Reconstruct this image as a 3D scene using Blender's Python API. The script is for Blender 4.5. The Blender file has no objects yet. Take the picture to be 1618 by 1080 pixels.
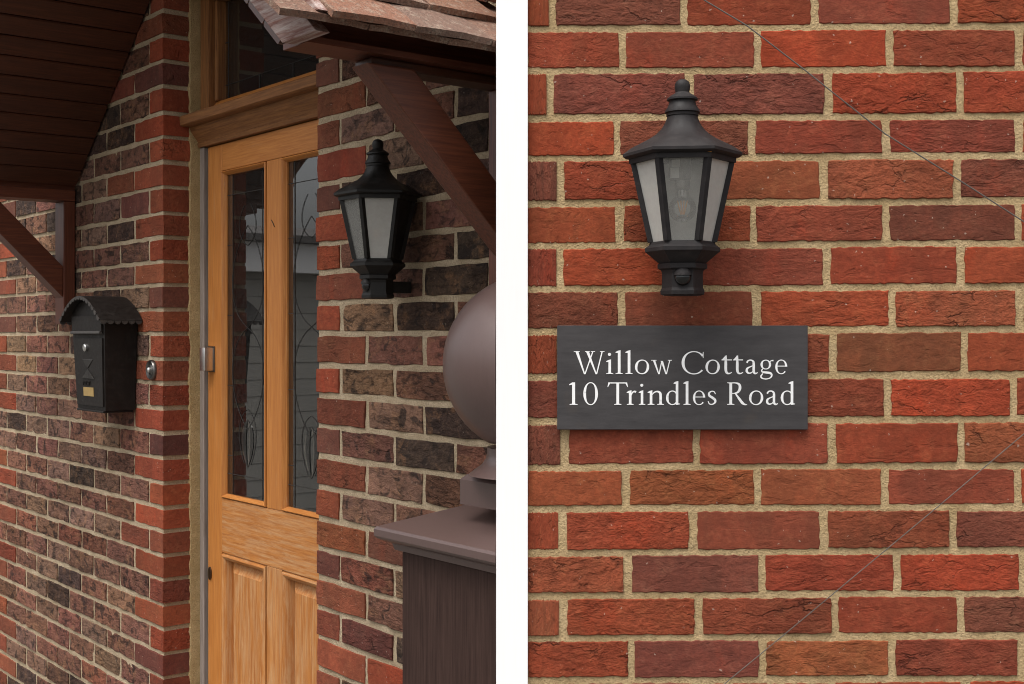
import bpy, bmesh, math, random
import numpy as np
from mathutils import Vector, Matrix

random.seed(11)
np.random.seed(11)
R = math.radians
PI = math.pi
C = bpy.context.scene.collection
ZC = 1.60                                     # eye height of the camera

# ------------------------------------------------------------------ camera
cd = bpy.data.cameras.new('camera')
cam = bpy.data.objects.new('camera', cd)
C.objects.link(cam)
cam.location = (0, 0, ZC)
cam.rotation_euler = (R(90), 0, 0)
cd.sensor_width = 36
cd.lens = 36 * 2000 / 1618
cd.shift_y = -12 / 1618
cd.clip_start = 0.05
cd.clip_end = 400
bpy.context.scene.camera = cam

# ------------------------------------------------------------------ world, sun, exposure
SUN_EL, SUN_AZ = 68, 216                      # azimuth measured clockwise from +Y (the camera's view)
world = bpy.data.worlds.new('World')
bpy.context.scene.world = world
world.use_nodes = True
wt = world.node_tree
bg = wt.nodes['Background']
sky = wt.nodes.new('ShaderNodeTexSky')
sky.sky_type = 'NISHITA'
sky.sun_disc = False
sky.sun_elevation = R(SUN_EL)
sky.sun_rotation = R(SUN_AZ)
sky.air_density = 1.0
sky.dust_density = 6.0
sky.ozone_density = 1.0
hs = wt.nodes.new('ShaderNodeHueSaturation')
hs.inputs['Saturation'].default_value = 0.18
wt.links.new(sky.outputs[0], hs.inputs['Color'])
wt.links.new(hs.outputs[0], bg.inputs['Color'])
bg.inputs['Strength'].default_value = 0.15

sd = bpy.data.lights.new('sun', 'SUN')
sd.energy = 1.5
sd.angle = R(40)
sd.color = (1.0, 0.95, 0.88)
sun = bpy.data.objects.new('sun', sd)
C.objects.link(sun)
_az, _el = R(SUN_AZ), R(SUN_EL)
_d = Vector((math.sin(_az) * math.cos(_el), math.cos(_az) * math.cos(_el), math.sin(_el)))
sun.rotation_euler = _d.to_track_quat('Z', 'Y').to_euler()
sun.location = (-3, -6, 8)

sc = bpy.context.scene
sc.view_settings.view_transform = 'Standard'
sc.view_settings.look = 'None'
sc.view_settings.exposure = 0.76
sc.view_settings.gamma = 1
sc.cycles.use_denoising = True
sc.cycles.max_bounces = 7
sc.cycles.diffuse_bounces = 3
sc.cycles.glossy_bounces = 3
sc.cycles.transparent_max_bounces = 12
sc.cycles.filter_width = 1.0
sc.render.film_transparent = False

# ------------------------------------------------------------------ house frame
# the house wall recedes to the left: local x (u) runs along it towards the viewer,
# local y (v) goes into the wall, the origin is the brick edge left of the door
AL = R(38.886)
HU = Vector((math.sin(AL), -math.cos(AL), 0))
HV = Vector((math.cos(AL), math.sin(AL), 0))
HO = Vector((-1.0588, 3.8363, 0))
HROT = math.atan2(HU.y, HU.x)


def hw(u, v, z):
    return HO + HU * u + HV * v + Vector((0, 0, z))


# ------------------------------------------------------------------ object helpers
def props(o, label=None, cat=None, group=None, kind=None):
    if label: o['label'] = label
    if cat: o['category'] = cat
    if group: o['group'] = group
    if kind: o['kind'] = kind
    return o


def empty(name, loc, rotz=0.0):
    o = bpy.data.objects.new(name, None)
    o.empty_display_size = 0.05
    C.objects.link(o)
    o.location = loc
    o.rotation_euler = (0, 0, rotz)
    return o


class Thing:
    """an Empty at the base of a thing; parts are given in the thing's frame coordinates"""
    def __init__(self, name, label, cat, base, house=True, rotz=None, group=None):
        self.b = Vector(base)
        if house:
            self.o = empty(name, hw(*base), HROT)
        else:
            self.o = empty(name, base, rotz or 0.0)
        props(self.o, label, cat, group)

    def part(self, name, mb, mat, parent=None, smooth=False, shift=True):
        o = mb.build(name, mat, smooth)
        if shift:
            o.data.transform(Matrix.Translation(-self.b))
        o.parent = parent or self.o
        return o


class MB:
    def __init__(self):
        self.v, self.f = [], []

    def add(self, vs, fs):
        n = len(self.v)
        self.v += [tuple(p) for p in vs]
        self.f += [tuple(i + n for i in f) for f in fs]
        return self

    def box(self, x0, x1, y0, y1, z0, z1, bev=0.0):
        if bev <= 0:
            vs = [(x, y, z) for z in (z0, z1) for y in (y0, y1) for x in (x0, x1)]
            fs = [(0, 2, 3, 1), (4, 5, 7, 6), (0, 1, 5, 4), (2, 6, 7, 3), (0, 4, 6, 2), (1, 3, 7, 5)]
            return self.add(vs, fs)
        bm = bmesh.new()
        bmesh.ops.create_cube(bm, size=1)
        for p in bm.verts:
            p.co = Vector((x0 + (p.co.x + .5) * (x1 - x0), y0 + (p.co.y + .5) * (y1 - y0), z0 + (p.co.z + .5) * (z1 - z0)))
        bmesh.ops.bevel(bm, geom=list(bm.edges), offset=bev, segments=2, profile=0.6, affect='EDGES')
        return self.bm(bm)

    def bm(self, bm):
        bm.verts.index_update()
        vs = [p.co[:] for p in bm.verts]
        fs = [tuple(q.index for q in f.verts) for f in bm.faces]
        bm.free()
        return self.add(vs, fs)

    def prism(self, pts, axis, a, b, bev=0.0):
        """2D outline swept along an axis: axis 'x' takes (y,z), 'y' takes (x,z), 'z' takes (x,y)"""
        def P(p, t):
            return {'x': (t, p[0], p[1]), 'y': (p[0], t, p[1]), 'z': (p[0], p[1], t)}[axis]
        n = len(pts)
        bm = bmesh.new()
        A = [bm.verts.new(P(p, a)) for p in pts]
        B = [bm.verts.new(P(p, b)) for p in pts]
        bm.faces.new(A)
        bm.faces.new(list(reversed(B)))
        for i in range(n):
            bm.faces.new((A[i], B[i], B[(i + 1) % n], A[(i + 1) % n]))
        bmesh.ops.recalc_face_normals(bm, faces=bm.faces)
        if bev > 0:
            bmesh.ops.bevel(bm, geom=list(bm.edges), offset=bev, segments=2, profile=0.6, affect='EDGES')
        return self.bm(bm)

    def lathe(self, prof, cx, cy, n=24, phase=0.0, cap=True):
        """profile of (radius, z) from bottom to top about a vertical axis"""
        vs, fs = [], []
        for r, z in prof:
            for k in range(n):
                a = phase + 2 * PI * k / n
                vs.append((cx + r * math.cos(a), cy + r * math.sin(a), z))
        for i in range(len(prof) - 1):
            for k in range(n):
                k2 = (k + 1) % n
                fs.append((i * n + k, i * n + k2, (i + 1) * n + k2, (i + 1) * n + k))
        if cap:
            fs.append(tuple(reversed(range(n))))
            fs.append(tuple(range((len(prof) - 1) * n, len(prof) * n)))
        return self.add(vs, fs)

    def tube(self, pts, r, n=8, cap=True):
        pts = [Vector(p) for p in pts]
        rr = r if isinstance(r, (list, tuple)) else [r] * len(pts)
        vs, fs = [], []
        up = Vector((0.13, 0.31, 0.94))
        for i, p in enumerate(pts):
            t = (pts[min(i + 1, len(pts) - 1)] - pts[max(i - 1, 0)]).normalized()
            x = t.cross(up).normalized()
            y = t.cross(x).normalized()
            for k in range(n):
                a = 2 * PI * k / n
                vs.append(p + x * math.cos(a) * rr[i] + y * math.sin(a) * rr[i])
        for i in range(len(pts) - 1):
            for k in range(n):
                k2 = (k + 1) % n
                fs.append((i * n + k, i * n + k2, (i + 1) * n + k2, (i + 1) * n + k))
        if cap:
            fs.append(tuple(reversed(range(n))))
            fs.append(tuple(range((len(pts) - 1) * n, len(pts) * n)))
        return self.add(vs, fs)

    def build(self, name, mat, smooth=False, link=True):
        me = bpy.data.meshes.new(name)
        me.from_pydata(self.v, [], self.f)
        bm = bmesh.new()
        bm.from_mesh(me)
        bmesh.ops.recalc_face_normals(bm, faces=bm.faces)
        bm.to_mesh(me)
        bm.free()
        if smooth:
            me.shade_smooth()
            me.set_sharp_from_angle(angle=R(38))
        me.materials.append(mat)
        o = bpy.data.objects.new(name, me)
        if link:
            C.objects.link(o)
        return o


# ------------------------------------------------------------------ material helpers
class N:
    def __init__(self, name):
        self.m = bpy.data.materials.new(name)
        self.m.use_nodes = True
        self.t = self.m.node_tree
        self.b = self.t.nodes['Principled BSDF']
        self.out = self.t.nodes['Material Output']

    def n(self, typ, **kw):
        x = self.t.nodes.new(typ)
        for k, val in kw.items():
            setattr(x, k, val)
        return x

    def l(self, a, b):
        self.t.links.new(a, b)

    def put(self, sock, val):
        if isinstance(val, (int, float)):
            sock.default_value = val
        elif isinstance(val, (tuple, list, Vector)):
            val = tuple(val)
            n = len(sock.default_value)
            sock.default_value = (val + (1.0,))[:n] if len(val) < n else val[:n]
        else:
            self.l(val, sock)

    def coords(self, rnd=True, scale=(1, 1, 1)):
        tc = self.n('ShaderNodeTexCoord')
        mp = self.n('ShaderNodeMapping')
        mp.inputs['Scale'].default_value = scale
        self.l(tc.outputs['Object'], mp.inputs['Vector'])
        if rnd:
            oi = self.n('ShaderNodeObjectInfo')
            ml = self.math('MULTIPLY', oi.outputs['Random'], 71.3)
            self.l(ml, mp.inputs['Location'])
        return mp.outputs[0]

    def noise(self, vec, scale, detail=4, rough=0.55, dist=0.0, out=0):
        x = self.n('ShaderNodeTexNoise')
        self.l(vec, x.inputs['Vector'])
        x.inputs['Scale'].default_value = scale
        x.inputs['Detail'].default_value = detail
        x.inputs['Roughness'].default_value = rough
        x.inputs['Distortion'].default_value = dist
        return x.outputs[out]

    def ramp(self, fac, stops):
        x = self.n('ShaderNodeValToRGB')
        el = x.color_ramp.elements
        while len(el) < len(stops):
            el.new(0.5)
        for e, (p, c) in zip(el, stops):
            e.position = p
            e.color = (c, c, c, 1) if isinstance(c, (int, float)) else tuple(c) + (1,)
        self.l(fac, x.inputs[0])
        return x.outputs[0]

    def mix(self, fac, a, b, mode='MIX'):
        x = self.n('ShaderNodeMix', data_type='RGBA', blend_type=mode)
        self.put(x.inputs[0], fac)
        self.put(x.inputs[6], a)
        self.put(x.inputs[7], b)
        return x.outputs[2]

    def math(self, op, a, b=0.0, c=None):
        x = self.n('ShaderNodeMath', operation=op)
        self.put(x.inputs[0], a)
        self.put(x.inputs[1], b)
        if c is not None:
            self.put(x.inputs[2], c)
        return x.outputs[0]

    def bump(self, h, strength, dist=0.002, nrm=None):
        x = self.n('ShaderNodeBump')
        x.inputs['Strength'].default_value = strength
        x.inputs['Distance'].default_value = dist
        self.l(h, x.inputs['Height'])
        if nrm is not None:
            self.l(nrm, x.inputs['Normal'])
        return x.outputs[0]

    def fin(self, col=None, rough=0.6, nrm=None, metal=0.0, spec=0.5):
        if col is not None: self.put(self.b.inputs['Base Color'], col)
        self.put(self.b.inputs['Roughness'], rough)
        self.b.inputs['Metallic'].default_value = metal
        self.b.inputs['Specular IOR Level'].default_value = spec
        if nrm is not None: self.l(nrm, self.b.inputs['Normal'])
        return self.m


def brick_material(name, rough_face, src):
    m = N(name)
    co = m.coords()
    if src == 'object':
        oi = m.n('ShaderNodeObjectInfo')
        col = oi.outputs['Color']
    else:
        at = m.n('ShaderNodeAttribute')
        at.attribute_name = 'brick_colour'
        col = at.outputs['Color']
    tc = m.n('ShaderNodeTexCoord')
    big = m.noise(co, 9, 3, 0.5)
    fine = m.noise(co, 190, 5, 0.65)
    # drag creases and torn pits that run roughly along the brick
    mp = m.n('ShaderNodeMapping')
    mp.inputs['Scale'].default_value = (0.42, 1.0, 1.0)
    mp.inputs['Rotation'].default_value = (0, R(7), 0)
    m.l(co, mp.inputs['Vector'])
    warp = m.n('ShaderNodeVectorMath', operation='MULTIPLY_ADD')
    m.l(m.noise(co, 26, 5, 0.65, out=1), warp.inputs[0])
    warp.inputs[1].default_value = (0.030, 0.030, 0.030)
    m.l(mp.outputs[0], warp.inputs[2])
    ve = m.n('ShaderNodeTexVoronoi', feature='DISTANCE_TO_EDGE')
    ve.inputs['Scale'].default_value = 30 if not rough_face else 42
    m.l(warp.outputs[0], ve.inputs['Vector'])
    gate = m.ramp(m.noise(co, 15, 3), [(0.53, 0.0), (0.66, 1.0)])
    oi3 = m.n('ShaderNodeObjectInfo')
    gate = m.math('MULTIPLY', gate, m.math('FRACT', m.math('MULTIPLY', oi3.outputs['Random'], 17.31)))
    line = m.math('MULTIPLY', m.ramp(ve.outputs['Distance'], [(0.0, 1.0), (0.05 if not rough_face else 0.09, 0.0)]), gate)
    pit = m.ramp(m.noise(mp.outputs[0], 55, 6, 0.62, 0.5), [(0.30, 1.0), (0.43, 0.0)])
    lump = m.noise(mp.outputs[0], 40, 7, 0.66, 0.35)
    mid = m.noise(co, 90, 5, 0.65)
    if rough_face:
        c = m.mix(m.ramp(big, [(0.36, 0.45), (0.62, 0.0)]), col, (0.036, 0.025, 0.022))
        c = m.mix(m.ramp(m.noise(co, 17, 5, 0.65, 0.6), [(0.51, 0.0), (0.66, 0.6)]), c, (0.32, 0.165, 0.085))
        c = m.mix(m.ramp(lump, [(0.32, 0.55), (0.47, 0.0)]), c, (0.024, 0.016, 0.014))  # hollows of the relief painted darker, shade put into the colour
        c = m.mix(m.ramp(mid, [(0.36, 0.55), (0.56, 0.0)]), c, m.mix(1.0, col, (0.4, 0.42, 0.45), 'MULTIPLY'))
        c = m.mix(m.ramp(mid, [(0.56, 0.0), (0.72, 0.35)]), c, (0.27, 0.17, 0.12))
        c = m.mix(m.math('MULTIPLY', m.ramp(m.noise(mp.outputs[0], 48, 6, 0.62, 0.5), [(0.36, 1.0), (0.47, 0.0)]), 0.8), c, (0.026, 0.016, 0.013))
        c = m.mix(m.ramp(m.noise(co, 24, 3, 0.5, 0.8), [(0.57, 0.0), (0.66, 0.85)]), c, (0.026, 0.020, 0.018))
    else:
        c = m.mix(m.ramp(big, [(0.36, 0.7), (0.60, 0.0)]), col, m.mix(1.0, col, (0.62, 0.66, 0.70), 'MULTIPLY'))
        zo = m.n('ShaderNodeMapping')
        zo.inputs['Scale'].default_value = (1.0, 0.1, 0.25)
        m.l(co, zo.inputs['Vector'])
        zone = m.noise(zo.outputs[0], 11, 3, 0.5, 0.3)
        c = m.mix(m.ramp(zone, [(0.56, 0.0), (0.63, 0.8)]), c, m.mix(1.0, col, (0.64, 0.76, 0.80), 'MULTIPLY'))
        c = m.mix(m.ramp(zone, [(0.33, 0.75), (0.40, 0.0)]), c, m.mix(1.0, col, (1.08, 0.86, 0.80), 'MULTIPLY'))
        c = m.mix(m.ramp(m.noise(co, 30, 5, 0.7), [(0.50, 0.0), (0.74, 0.6)]), c, m.mix(1.0, col, (1.15, 1.6, 1.55), 'MULTIPLY'))
        c = m.mix(m.ramp(lump, [(0.30, 0.6), (0.47, 0.0)]), c, m.mix(1.0, col, (0.5, 0.58, 0.62), 'MULTIPLY'))  # cavity shade painted into the low parts of the relief
        c = m.mix(m.ramp(mid, [(0.35, 0.5), (0.55, 0.0)]), c, m.mix(1.0, col, (0.55, 0.62, 0.68), 'MULTIPLY'))
        c = m.mix(m.ramp(mid, [(0.58, 0.0), (0.76, 0.35)]), c, m.mix(1.0, col, (1.2, 1.9, 2.0), 'MULTIPLY'))
        c = m.mix(m.math('MULTIPLY', pit, 0.35), c, m.mix(1.0, col, (0.3, 0.35, 0.4), 'MULTIPLY'))
    c = m.mix(m.ramp(fine, [(0.36, 0.35), (0.6, 0.0)]), c, m.mix(1.0, col, (0.5, 0.55, 0.6), 'MULTIPLY'))
    c = m.mix(m.math('MULTIPLY', line, 0.55), c, (0.035, 0.014, 0.011))  # creases painted darker too, on top of their bump
    # pale mortar and lime specks
    vo = m.n('ShaderNodeTexVoronoi')
    vo.inputs['Scale'].default_value = 105
    wv = m.n('ShaderNodeVectorMath', operation='MULTIPLY_ADD')
    m.l(m.noise(co, 170, 3, 0.6, out=1), wv.inputs[0])
    wv.inputs[1].default_value = (0.009, 0.009, 0.009)
    m.l(co, wv.inputs[2])
    m.l(wv.outputs[0], vo.inputs['Vector'])
    sel = m.n('ShaderNodeSeparateColor')
    m.l(vo.outputs['Color'], sel.inputs[0])
    dot = m.math('LESS_THAN', vo.outputs['Distance'], m.math('MULTIPLY', m.math('SUBTRACT', sel.outputs[0], 0.78), 0.9))
    c = m.mix(m.math('MULTIPLY', dot, 0.42 if not rough_face else 0.25), c, (0.50, 0.43, 0.36))
    h = m.math('ADD', m.math('MULTIPLY', lump, 1.0 if not rough_face else 1.5), m.math('MULTIPLY', mid, 0.55))
    h = m.math('ADD', h, m.math('MULTIPLY', fine, 0.25))
    h = m.math('SUBTRACT', h, m.math('MULTIPLY', line, 0.55))
    h = m.math('SUBTRACT', h, m.math('MULTIPLY', pit, 0.35))
    oi2 = m.n('ShaderNodeObjectInfo')
    rr = m.math('FRACT', m.math('MULTIPLY', oi2.outputs['Random'], 17.31))
    h = m.math('MULTIPLY', h, m.math('ADD', m.math('MULTIPLY', m.math('MULTIPLY', rr, rr), 1.1), 0.30 if not rough_face else 0.6))
    nrm = m.bump(h, 1.0, 0.0068 if not rough_face else 0.014)
    return m.fin(c, 0.92, nrm, spec=0.12)


def mortar_material(name, a, b, grain):
    m = N(name)
    co = m.coords(False)
    n1 = m.noise(co, 16, 4, 0.6)
    n2 = m.noise(co, grain, 4, 0.7)
    c = m.mix(m.ramp(n1, [(0.35, 0), (0.68, 1)]), a, b)
    c = m.mix(m.ramp(n2, [(0.30, 0.75), (0.52, 0)]), c, tuple(x * 0.58 for x in a))
    c = m.mix(m.ramp(n2, [(0.60, 0), (0.78, 0.6)]), c, tuple(min(x * 1.35, 0.8) for x in b))
    h = m.math('ADD', n2, m.math('MULTIPLY', m.noise(co, 70, 5, 0.6), 0.8))
    return m.fin(c, 0.95, m.bump(h, 1.0, 0.0055), spec=0.1)


def wood_material(name, light, dark, axis='z', rough=0.5, grain=1.0, worn=None, worn_amt=0.0, spec=0.4, rnd=True, bump=0.25):
    m = N(name)
    s = {'x': (0.04, 1, 1), 'y': (1, 0.04, 1), 'z': (1, 1, 0.04)}[axis]
    co = m.coords(rnd, s)
    g = m.noise(co, 210, 5, 0.65, 0.25)
    g2 = m.noise(co, 22, 4, 0.55, 1.0)
    c = m.mix(m.ramp(g, [(0.36, 0.0), (0.62, 1.0)]), dark, light)
    c = m.mix(m.ramp(g2, [(0.35, 0.45 * grain), (0.6, 0.0)]), c, dark)
    h = g
    if worn is not None:
        cw = m.coords(rnd, tuple(0.10 if q < 1 else 1 for q in s))
        w = m.noise(cw, 70, 8, 0.78, 0.6)
        w2 = m.noise(co, 160, 3, 0.6)
        f = m.ramp(m.math('ADD', m.math('MULTIPLY', w, 0.7), m.math('MULTIPLY', w2, 0.3)), [(0.60 - 0.16 * worn_amt, 0.0), (0.74 - 0.10 * worn_amt, 0.7)])
        c = m.mix(f, c, worn)
        rough = m.math('ADD', m.math('MULTIPLY', f, 0.35), rough)
    return m.fin(c, rough, m.bump(h, bump, 0.001), spec=spec)


def metal_paint(name, col, rough=0.45, dust=(0.12, 0.11, 0.10), amt=0.5, spec=0.3):
    m = N(name)
    co = m.coords()
    n1 = m.noise(co, 55, 6, 0.7)
    n2 = m.noise(co, 400, 2, 0.5)
    c = m.mix(m.ramp(n1, [(0.48, 0), (0.78, amt)]), col, dust)
    nrm = m.bump(n2, 0.25, 0.0006)
    return m.fin(c, m.ramp(n1, [(0.3, rough - 0.08), (0.7, rough + 0.2)]), nrm, spec=spec)


M = {}
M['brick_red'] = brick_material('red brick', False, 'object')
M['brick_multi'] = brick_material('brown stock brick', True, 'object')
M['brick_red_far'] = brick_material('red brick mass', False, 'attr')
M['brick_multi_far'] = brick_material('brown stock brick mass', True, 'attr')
M['mortar_sand'] = mortar_material('sandy mortar', (0.45, 0.320, 0.165), (0.55, 0.405, 0.230), 250)
M['mortar_grey'] = mortar_material('grey mortar', (0.39, 0.300, 0.195), (0.51, 0.405, 0.280), 220)
M['fillet'] = mortar_material('ochre pointing', (0.41, 0.285, 0.135), (0.51, 0.365, 0.190), 330)
M['oak'] = wood_material('honey oak', (0.52, 0.212, 0.053), (0.38, 0.132, 0.028), 'z', 0.42, worn=(0.50, 0.34, 0.19), worn_amt=0.25, spec=0.35)
M['oak_worn'] = wood_material('weathered honey oak', (0.49, 0.198, 0.050), (0.33, 0.115, 0.026), 'z', 0.5, worn=(0.53, 0.345, 0.18), worn_amt=0.92, spec=0.3)
M['oak_rail'] = wood_material('honey oak rail', (0.52, 0.212, 0.053), (0.38, 0.132, 0.028), 'x', 0.42, worn=(0.50, 0.34, 0.19), worn_amt=0.2, spec=0.35)
M['oak_rail_worn'] = wood_material('weathered honey oak rail', (0.49, 0.198, 0.050), (0.34, 0.118, 0.027), 'x', 0.5, worn=(0.53, 0.345, 0.18), worn_amt=0.85, spec=0.3)
M['jamb'] = wood_material('grey weathered jamb', (0.30, 0.25, 0.215), (0.19, 0.15, 0.125), 'z', 0.8, worn=(0.34, 0.30, 0.28), worn_amt=0.7, spec=0.15)
M['frame_brown'] = wood_material('weathered brown oak', (0.27, 0.118, 0.040), (0.14, 0.056, 0.021), 'x', 0.65, worn=(0.26, 0.145, 0.07), worn_amt=0.3, spec=0.25)
M['frame_brown_v'] = wood_material('weathered brown oak upright', (0.30, 0.130, 0.042), (0.14, 0.056, 0.021), 'z', 0.65, worn=(0.27, 0.16, 0.09), worn_amt=0.4, spec=0.25)
M['stain'] = wood_material('dark red stained timber', (0.150, 0.043, 0.021), (0.080, 0.023, 0.012), 'y', 0.42, worn=(0.16, 0.062, 0.038), worn_amt=0.1, spec=0.4)
M['stain_v'] = wood_material('dark red stained upright', (0.150, 0.043, 0.021), (0.080, 0.023, 0.012), 'z', 0.42, worn=(0.16, 0.062, 0.038), worn_amt=0.1, spec=0.4)
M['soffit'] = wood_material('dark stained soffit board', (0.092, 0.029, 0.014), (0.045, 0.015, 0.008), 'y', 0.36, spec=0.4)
M['newel'] = wood_material('dark brown painted newel', (0.096, 0.060, 0.054), (0.088, 0.055, 0.049), 'z', 0.42, grain=0.8, spec=0.4, bump=0.06)
M['newel'].node_tree.nodes['Principled BSDF'].inputs['Coat Weight'].default_value = 0.4
M['newel'].node_tree.nodes['Principled BSDF'].inputs['Coat Roughness'].default_value = 0.3
M['newel_shaft'] = wood_material('dull dark brown newel shaft', (0.052, 0.029, 0.023), (0.028, 0.015, 0.012), 'z', 0.7, grain=1.0, spec=0.15, bump=0.2)
M['barge'] = wood_material('flaking bargeboard', (0.20, 0.075, 0.050), (0.13, 0.045, 0.030), 'x', 0.6, worn=(0.56, 0.51, 0.48), worn_amt=1.1, spec=0.3)
M['white'] = wood_material('white painted timber', (0.86, 0.86, 0.86), (0.85, 0.85, 0.845), 'z', 0.5, grain=0.1, spec=0.3, bump=0.05)
M['black'] = metal_paint('black lantern paint', (0.0145, 0.0125, 0.0130), 0.58, (0.050, 0.043, 0.041), 0.5, 0.22)
M['black_old'] = metal_paint('aged black lantern paint', (0.009, 0.008, 0.007), 0.45, (0.045, 0.038, 0.032), 0.4)
M['emboss'] = metal_paint('paler emboss paint', (0.020, 0.017, 0.015), 0.5, (0.08, 0.07, 0.06), 0.5)  # paler than the box so the raised triangles stay visible
M['trim'] = metal_paint('worn trim and lip highlight paint', (0.045, 0.039, 0.035), 0.5, (0.15, 0.13, 0.11), 0.6)
M['post_black'] = metal_paint('black letter box paint', (0.0095, 0.0070, 0.0058), 0.50, (0.055, 0.041, 0.032), 0.35)


def simple(name, col, rough, metal=0.0, spec=0.5, var=0.0):
    m = N(name)
    if var:
        n1 = m.noise(m.coords(), 60, 4)
        c = m.mix(m.ramp(n1, [(0.35, 0.0), (0.7, var)]), col, tuple(q * 0.5 for q in col))
    else:
        c = col
    return m.fin(c, rough, None, metal, spec)


M['chrome'] = simple('worn chrome', (0.75, 0.74, 0.72), 0.30, 1.0, var=0.2)
M['bronze'] = simple('dark bronze', (0.16, 0.13, 0.10), 0.35, 1.0, var=0.4)
M['pewter'] = simple('pewter', (0.22, 0.21, 0.20), 0.36, 1.0, var=0.5)
M['brass'] = simple('brass label', (0.62, 0.42, 0.16), 0.4, 0.6, var=0.3)
M['lead'] = simple('lead came', (0.040, 0.036, 0.033), 0.75, 0.0, 0.2)
M['gap'] = simple('black gap shade and scratch', (0.012, 0.010, 0.009), 0.8)
M['letter'] = simple('white sign paint', (0.80, 0.80, 0.80), 0.55, var=0.12)
M['wire'] = simple('grey steel wire', (0.11, 0.10, 0.09), 0.6, 0.2, var=0.3)
M['wire_pale'] = simple('pale steel wire', (0.10, 0.090, 0.080), 0.7, 0.1, var=0.3)
M['plastic_dark'] = simple('black sensor lens', (0.006, 0.006, 0.006), 0.18)
M['holder'] = simple('grey lamp holder', (0.16, 0.155, 0.15), 0.5)
M['paper'] = simple('pale paper sticker', (0.62, 0.61, 0.58), 0.7)
M['filament'] = simple('orange filament', (1.0, 0.40, 0.05), 0.5)
M['reflector'] = simple('pale enamel inside', (0.88, 0.87, 0.84), 0.6)
M['leafy'] = simple('dry orange leaf', (0.55, 0.24, 0.04), 0.8, var=0.4)
M['plaster'] = simple('hall plaster', (0.30, 0.26, 0.21), 0.9)
M['board_pale'] = simple('pale grey weatherboard', (0.40, 0.385, 0.35), 0.7, var=0.25)
M['slate_roof'] = simple('grey roof tile', (0.13, 0.12, 0.115), 0.8, var=0.4)
M['ground'] = mortar_material('paving', (0.10, 0.095, 0.085), (0.15, 0.14, 0.125), 60)


def slate_material():
    m = N('riven slate')
    co = m.coords(False)
    mp = m.n('ShaderNodeMapping')
    mp.inputs['Scale'].default_value = (0.22, 1, 1)
    m.l(co, mp.inputs['Vector'])
    n1 = m.noise(mp.outputs[0], 60, 6, 0.65)
    n2 = m.noise(co, 14, 4, 0.6)
    c = m.mix(m.ramp(n1, [(0.35, 0), (0.65, 1)]), (0.030, 0.027, 0.028), (0.046, 0.042, 0.043))
    c = m.mix(m.ramp(n2, [(0.60, 0), (0.74, 0.35)]), c, (0.065, 0.050, 0.040))
    return m.fin(c, 0.6, m.bump(n1, 0.35, 0.0012), spec=0.4)


def tile_material():
    m = N('lichened clay tile')
    co = m.coords()
    oi = m.n('ShaderNodeObjectInfo')
    base = m.ramp(oi.outputs['Random'], [(0.0, (0.20, 0.095, 0.058)), (0.35, (0.15, 0.088, 0.066)), (0.7, (0.26, 0.12, 0.075)), (1.0, (0.17, 0.105, 0.080))])
    n1 = m.noise(co, 60, 6, 0.72)
    n2 = m.noise(co, 200, 4, 0.7)
    c = m.mix(m.ramp(n1, [(0.50, 0), (0.68, 0.65)]), base, (0.33, 0.265, 0.205))
    c = m.mix(m.ramp(n2, [(0.32, 0.8), (0.5, 0)]), c, (0.07, 0.055, 0.048))
    return m.fin(c, 0.9, m.bump(m.math('ADD', n1, n2), 0.8, 0.003), spec=0.15)


def dusty_glass(name, dust, tint=(0.9, 0.9, 0.88), rough=0.04, patch=0.2, ior=1.5):
    m = N(name)
    t = m.n('ShaderNodeBsdfTransparent')
    t.inputs[0].default_value = tint + (1,)
    g = m.n('ShaderNodeBsdfGlossy')
    g.inputs['Roughness'].default_value = rough
    fr = m.n('ShaderNodeFresnel')
    fr.inputs['IOR'].default_value = ior
    d = m.n('ShaderNodeBsdfDiffuse')
    d.inputs[0].default_value = (0.80, 0.78, 0.73, 1)
    mx = m.n('ShaderNodeMixShader')
    m.l(fr.outputs[0], mx.inputs[0]); m.l(t.outputs[0], mx.inputs[1]); m.l(g.outputs[0], mx.inputs[2])
    mx2 = m.n('ShaderNodeMixShader')
    n1 = m.noise(m.coords(), 90, 6, 0.7)
    f = m.ramp(n1, [(0.3, max(dust - patch, 0)), (0.75, dust + patch)])
    m.l(f, mx2.inputs[0]); m.l(mx.outputs[0], mx2.inputs[1]); m.l(d.outputs[0], mx2.inputs[2])
    m.l(mx2.outputs[0], m.out.inputs['Surface'])
    return m.m


M['slate'] = slate_material()
M['tile'] = tile_material()
M['pane'] = dusty_glass('dusty brightened lantern glass', 0.42, (0.95, 0.95, 0.94), patch=0.03)  # diffuse share raised to brighten panes whose inside stays dark
M['pane_clear'] = dusty_glass('clearer lantern glass', 0.13, (0.97, 0.97, 0.96), patch=0.03)
M['bulb'] = dusty_glass('clear bulb glass', 0.10, (0.96, 0.96, 0.95), 0.02, 0.02, 1.7)
M['door_glass'] = dusty_glass('leaded door glass', 0.012, (0.72, 0.70, 0.66), 0.015, 0.012, 2.5)
M['etched'] = dusty_glass('pale textured door glass', 0.02, (0.72, 0.70, 0.67), 0.12, 0.01)


# ------------------------------------------------------------------ ground
g = MB().box(-60, 60, -60, 60, -0.3, 0.0).build('ground', M['ground'])
props(g, 'pale concrete paving in front of the house', 'paving', kind='structure')


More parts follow.
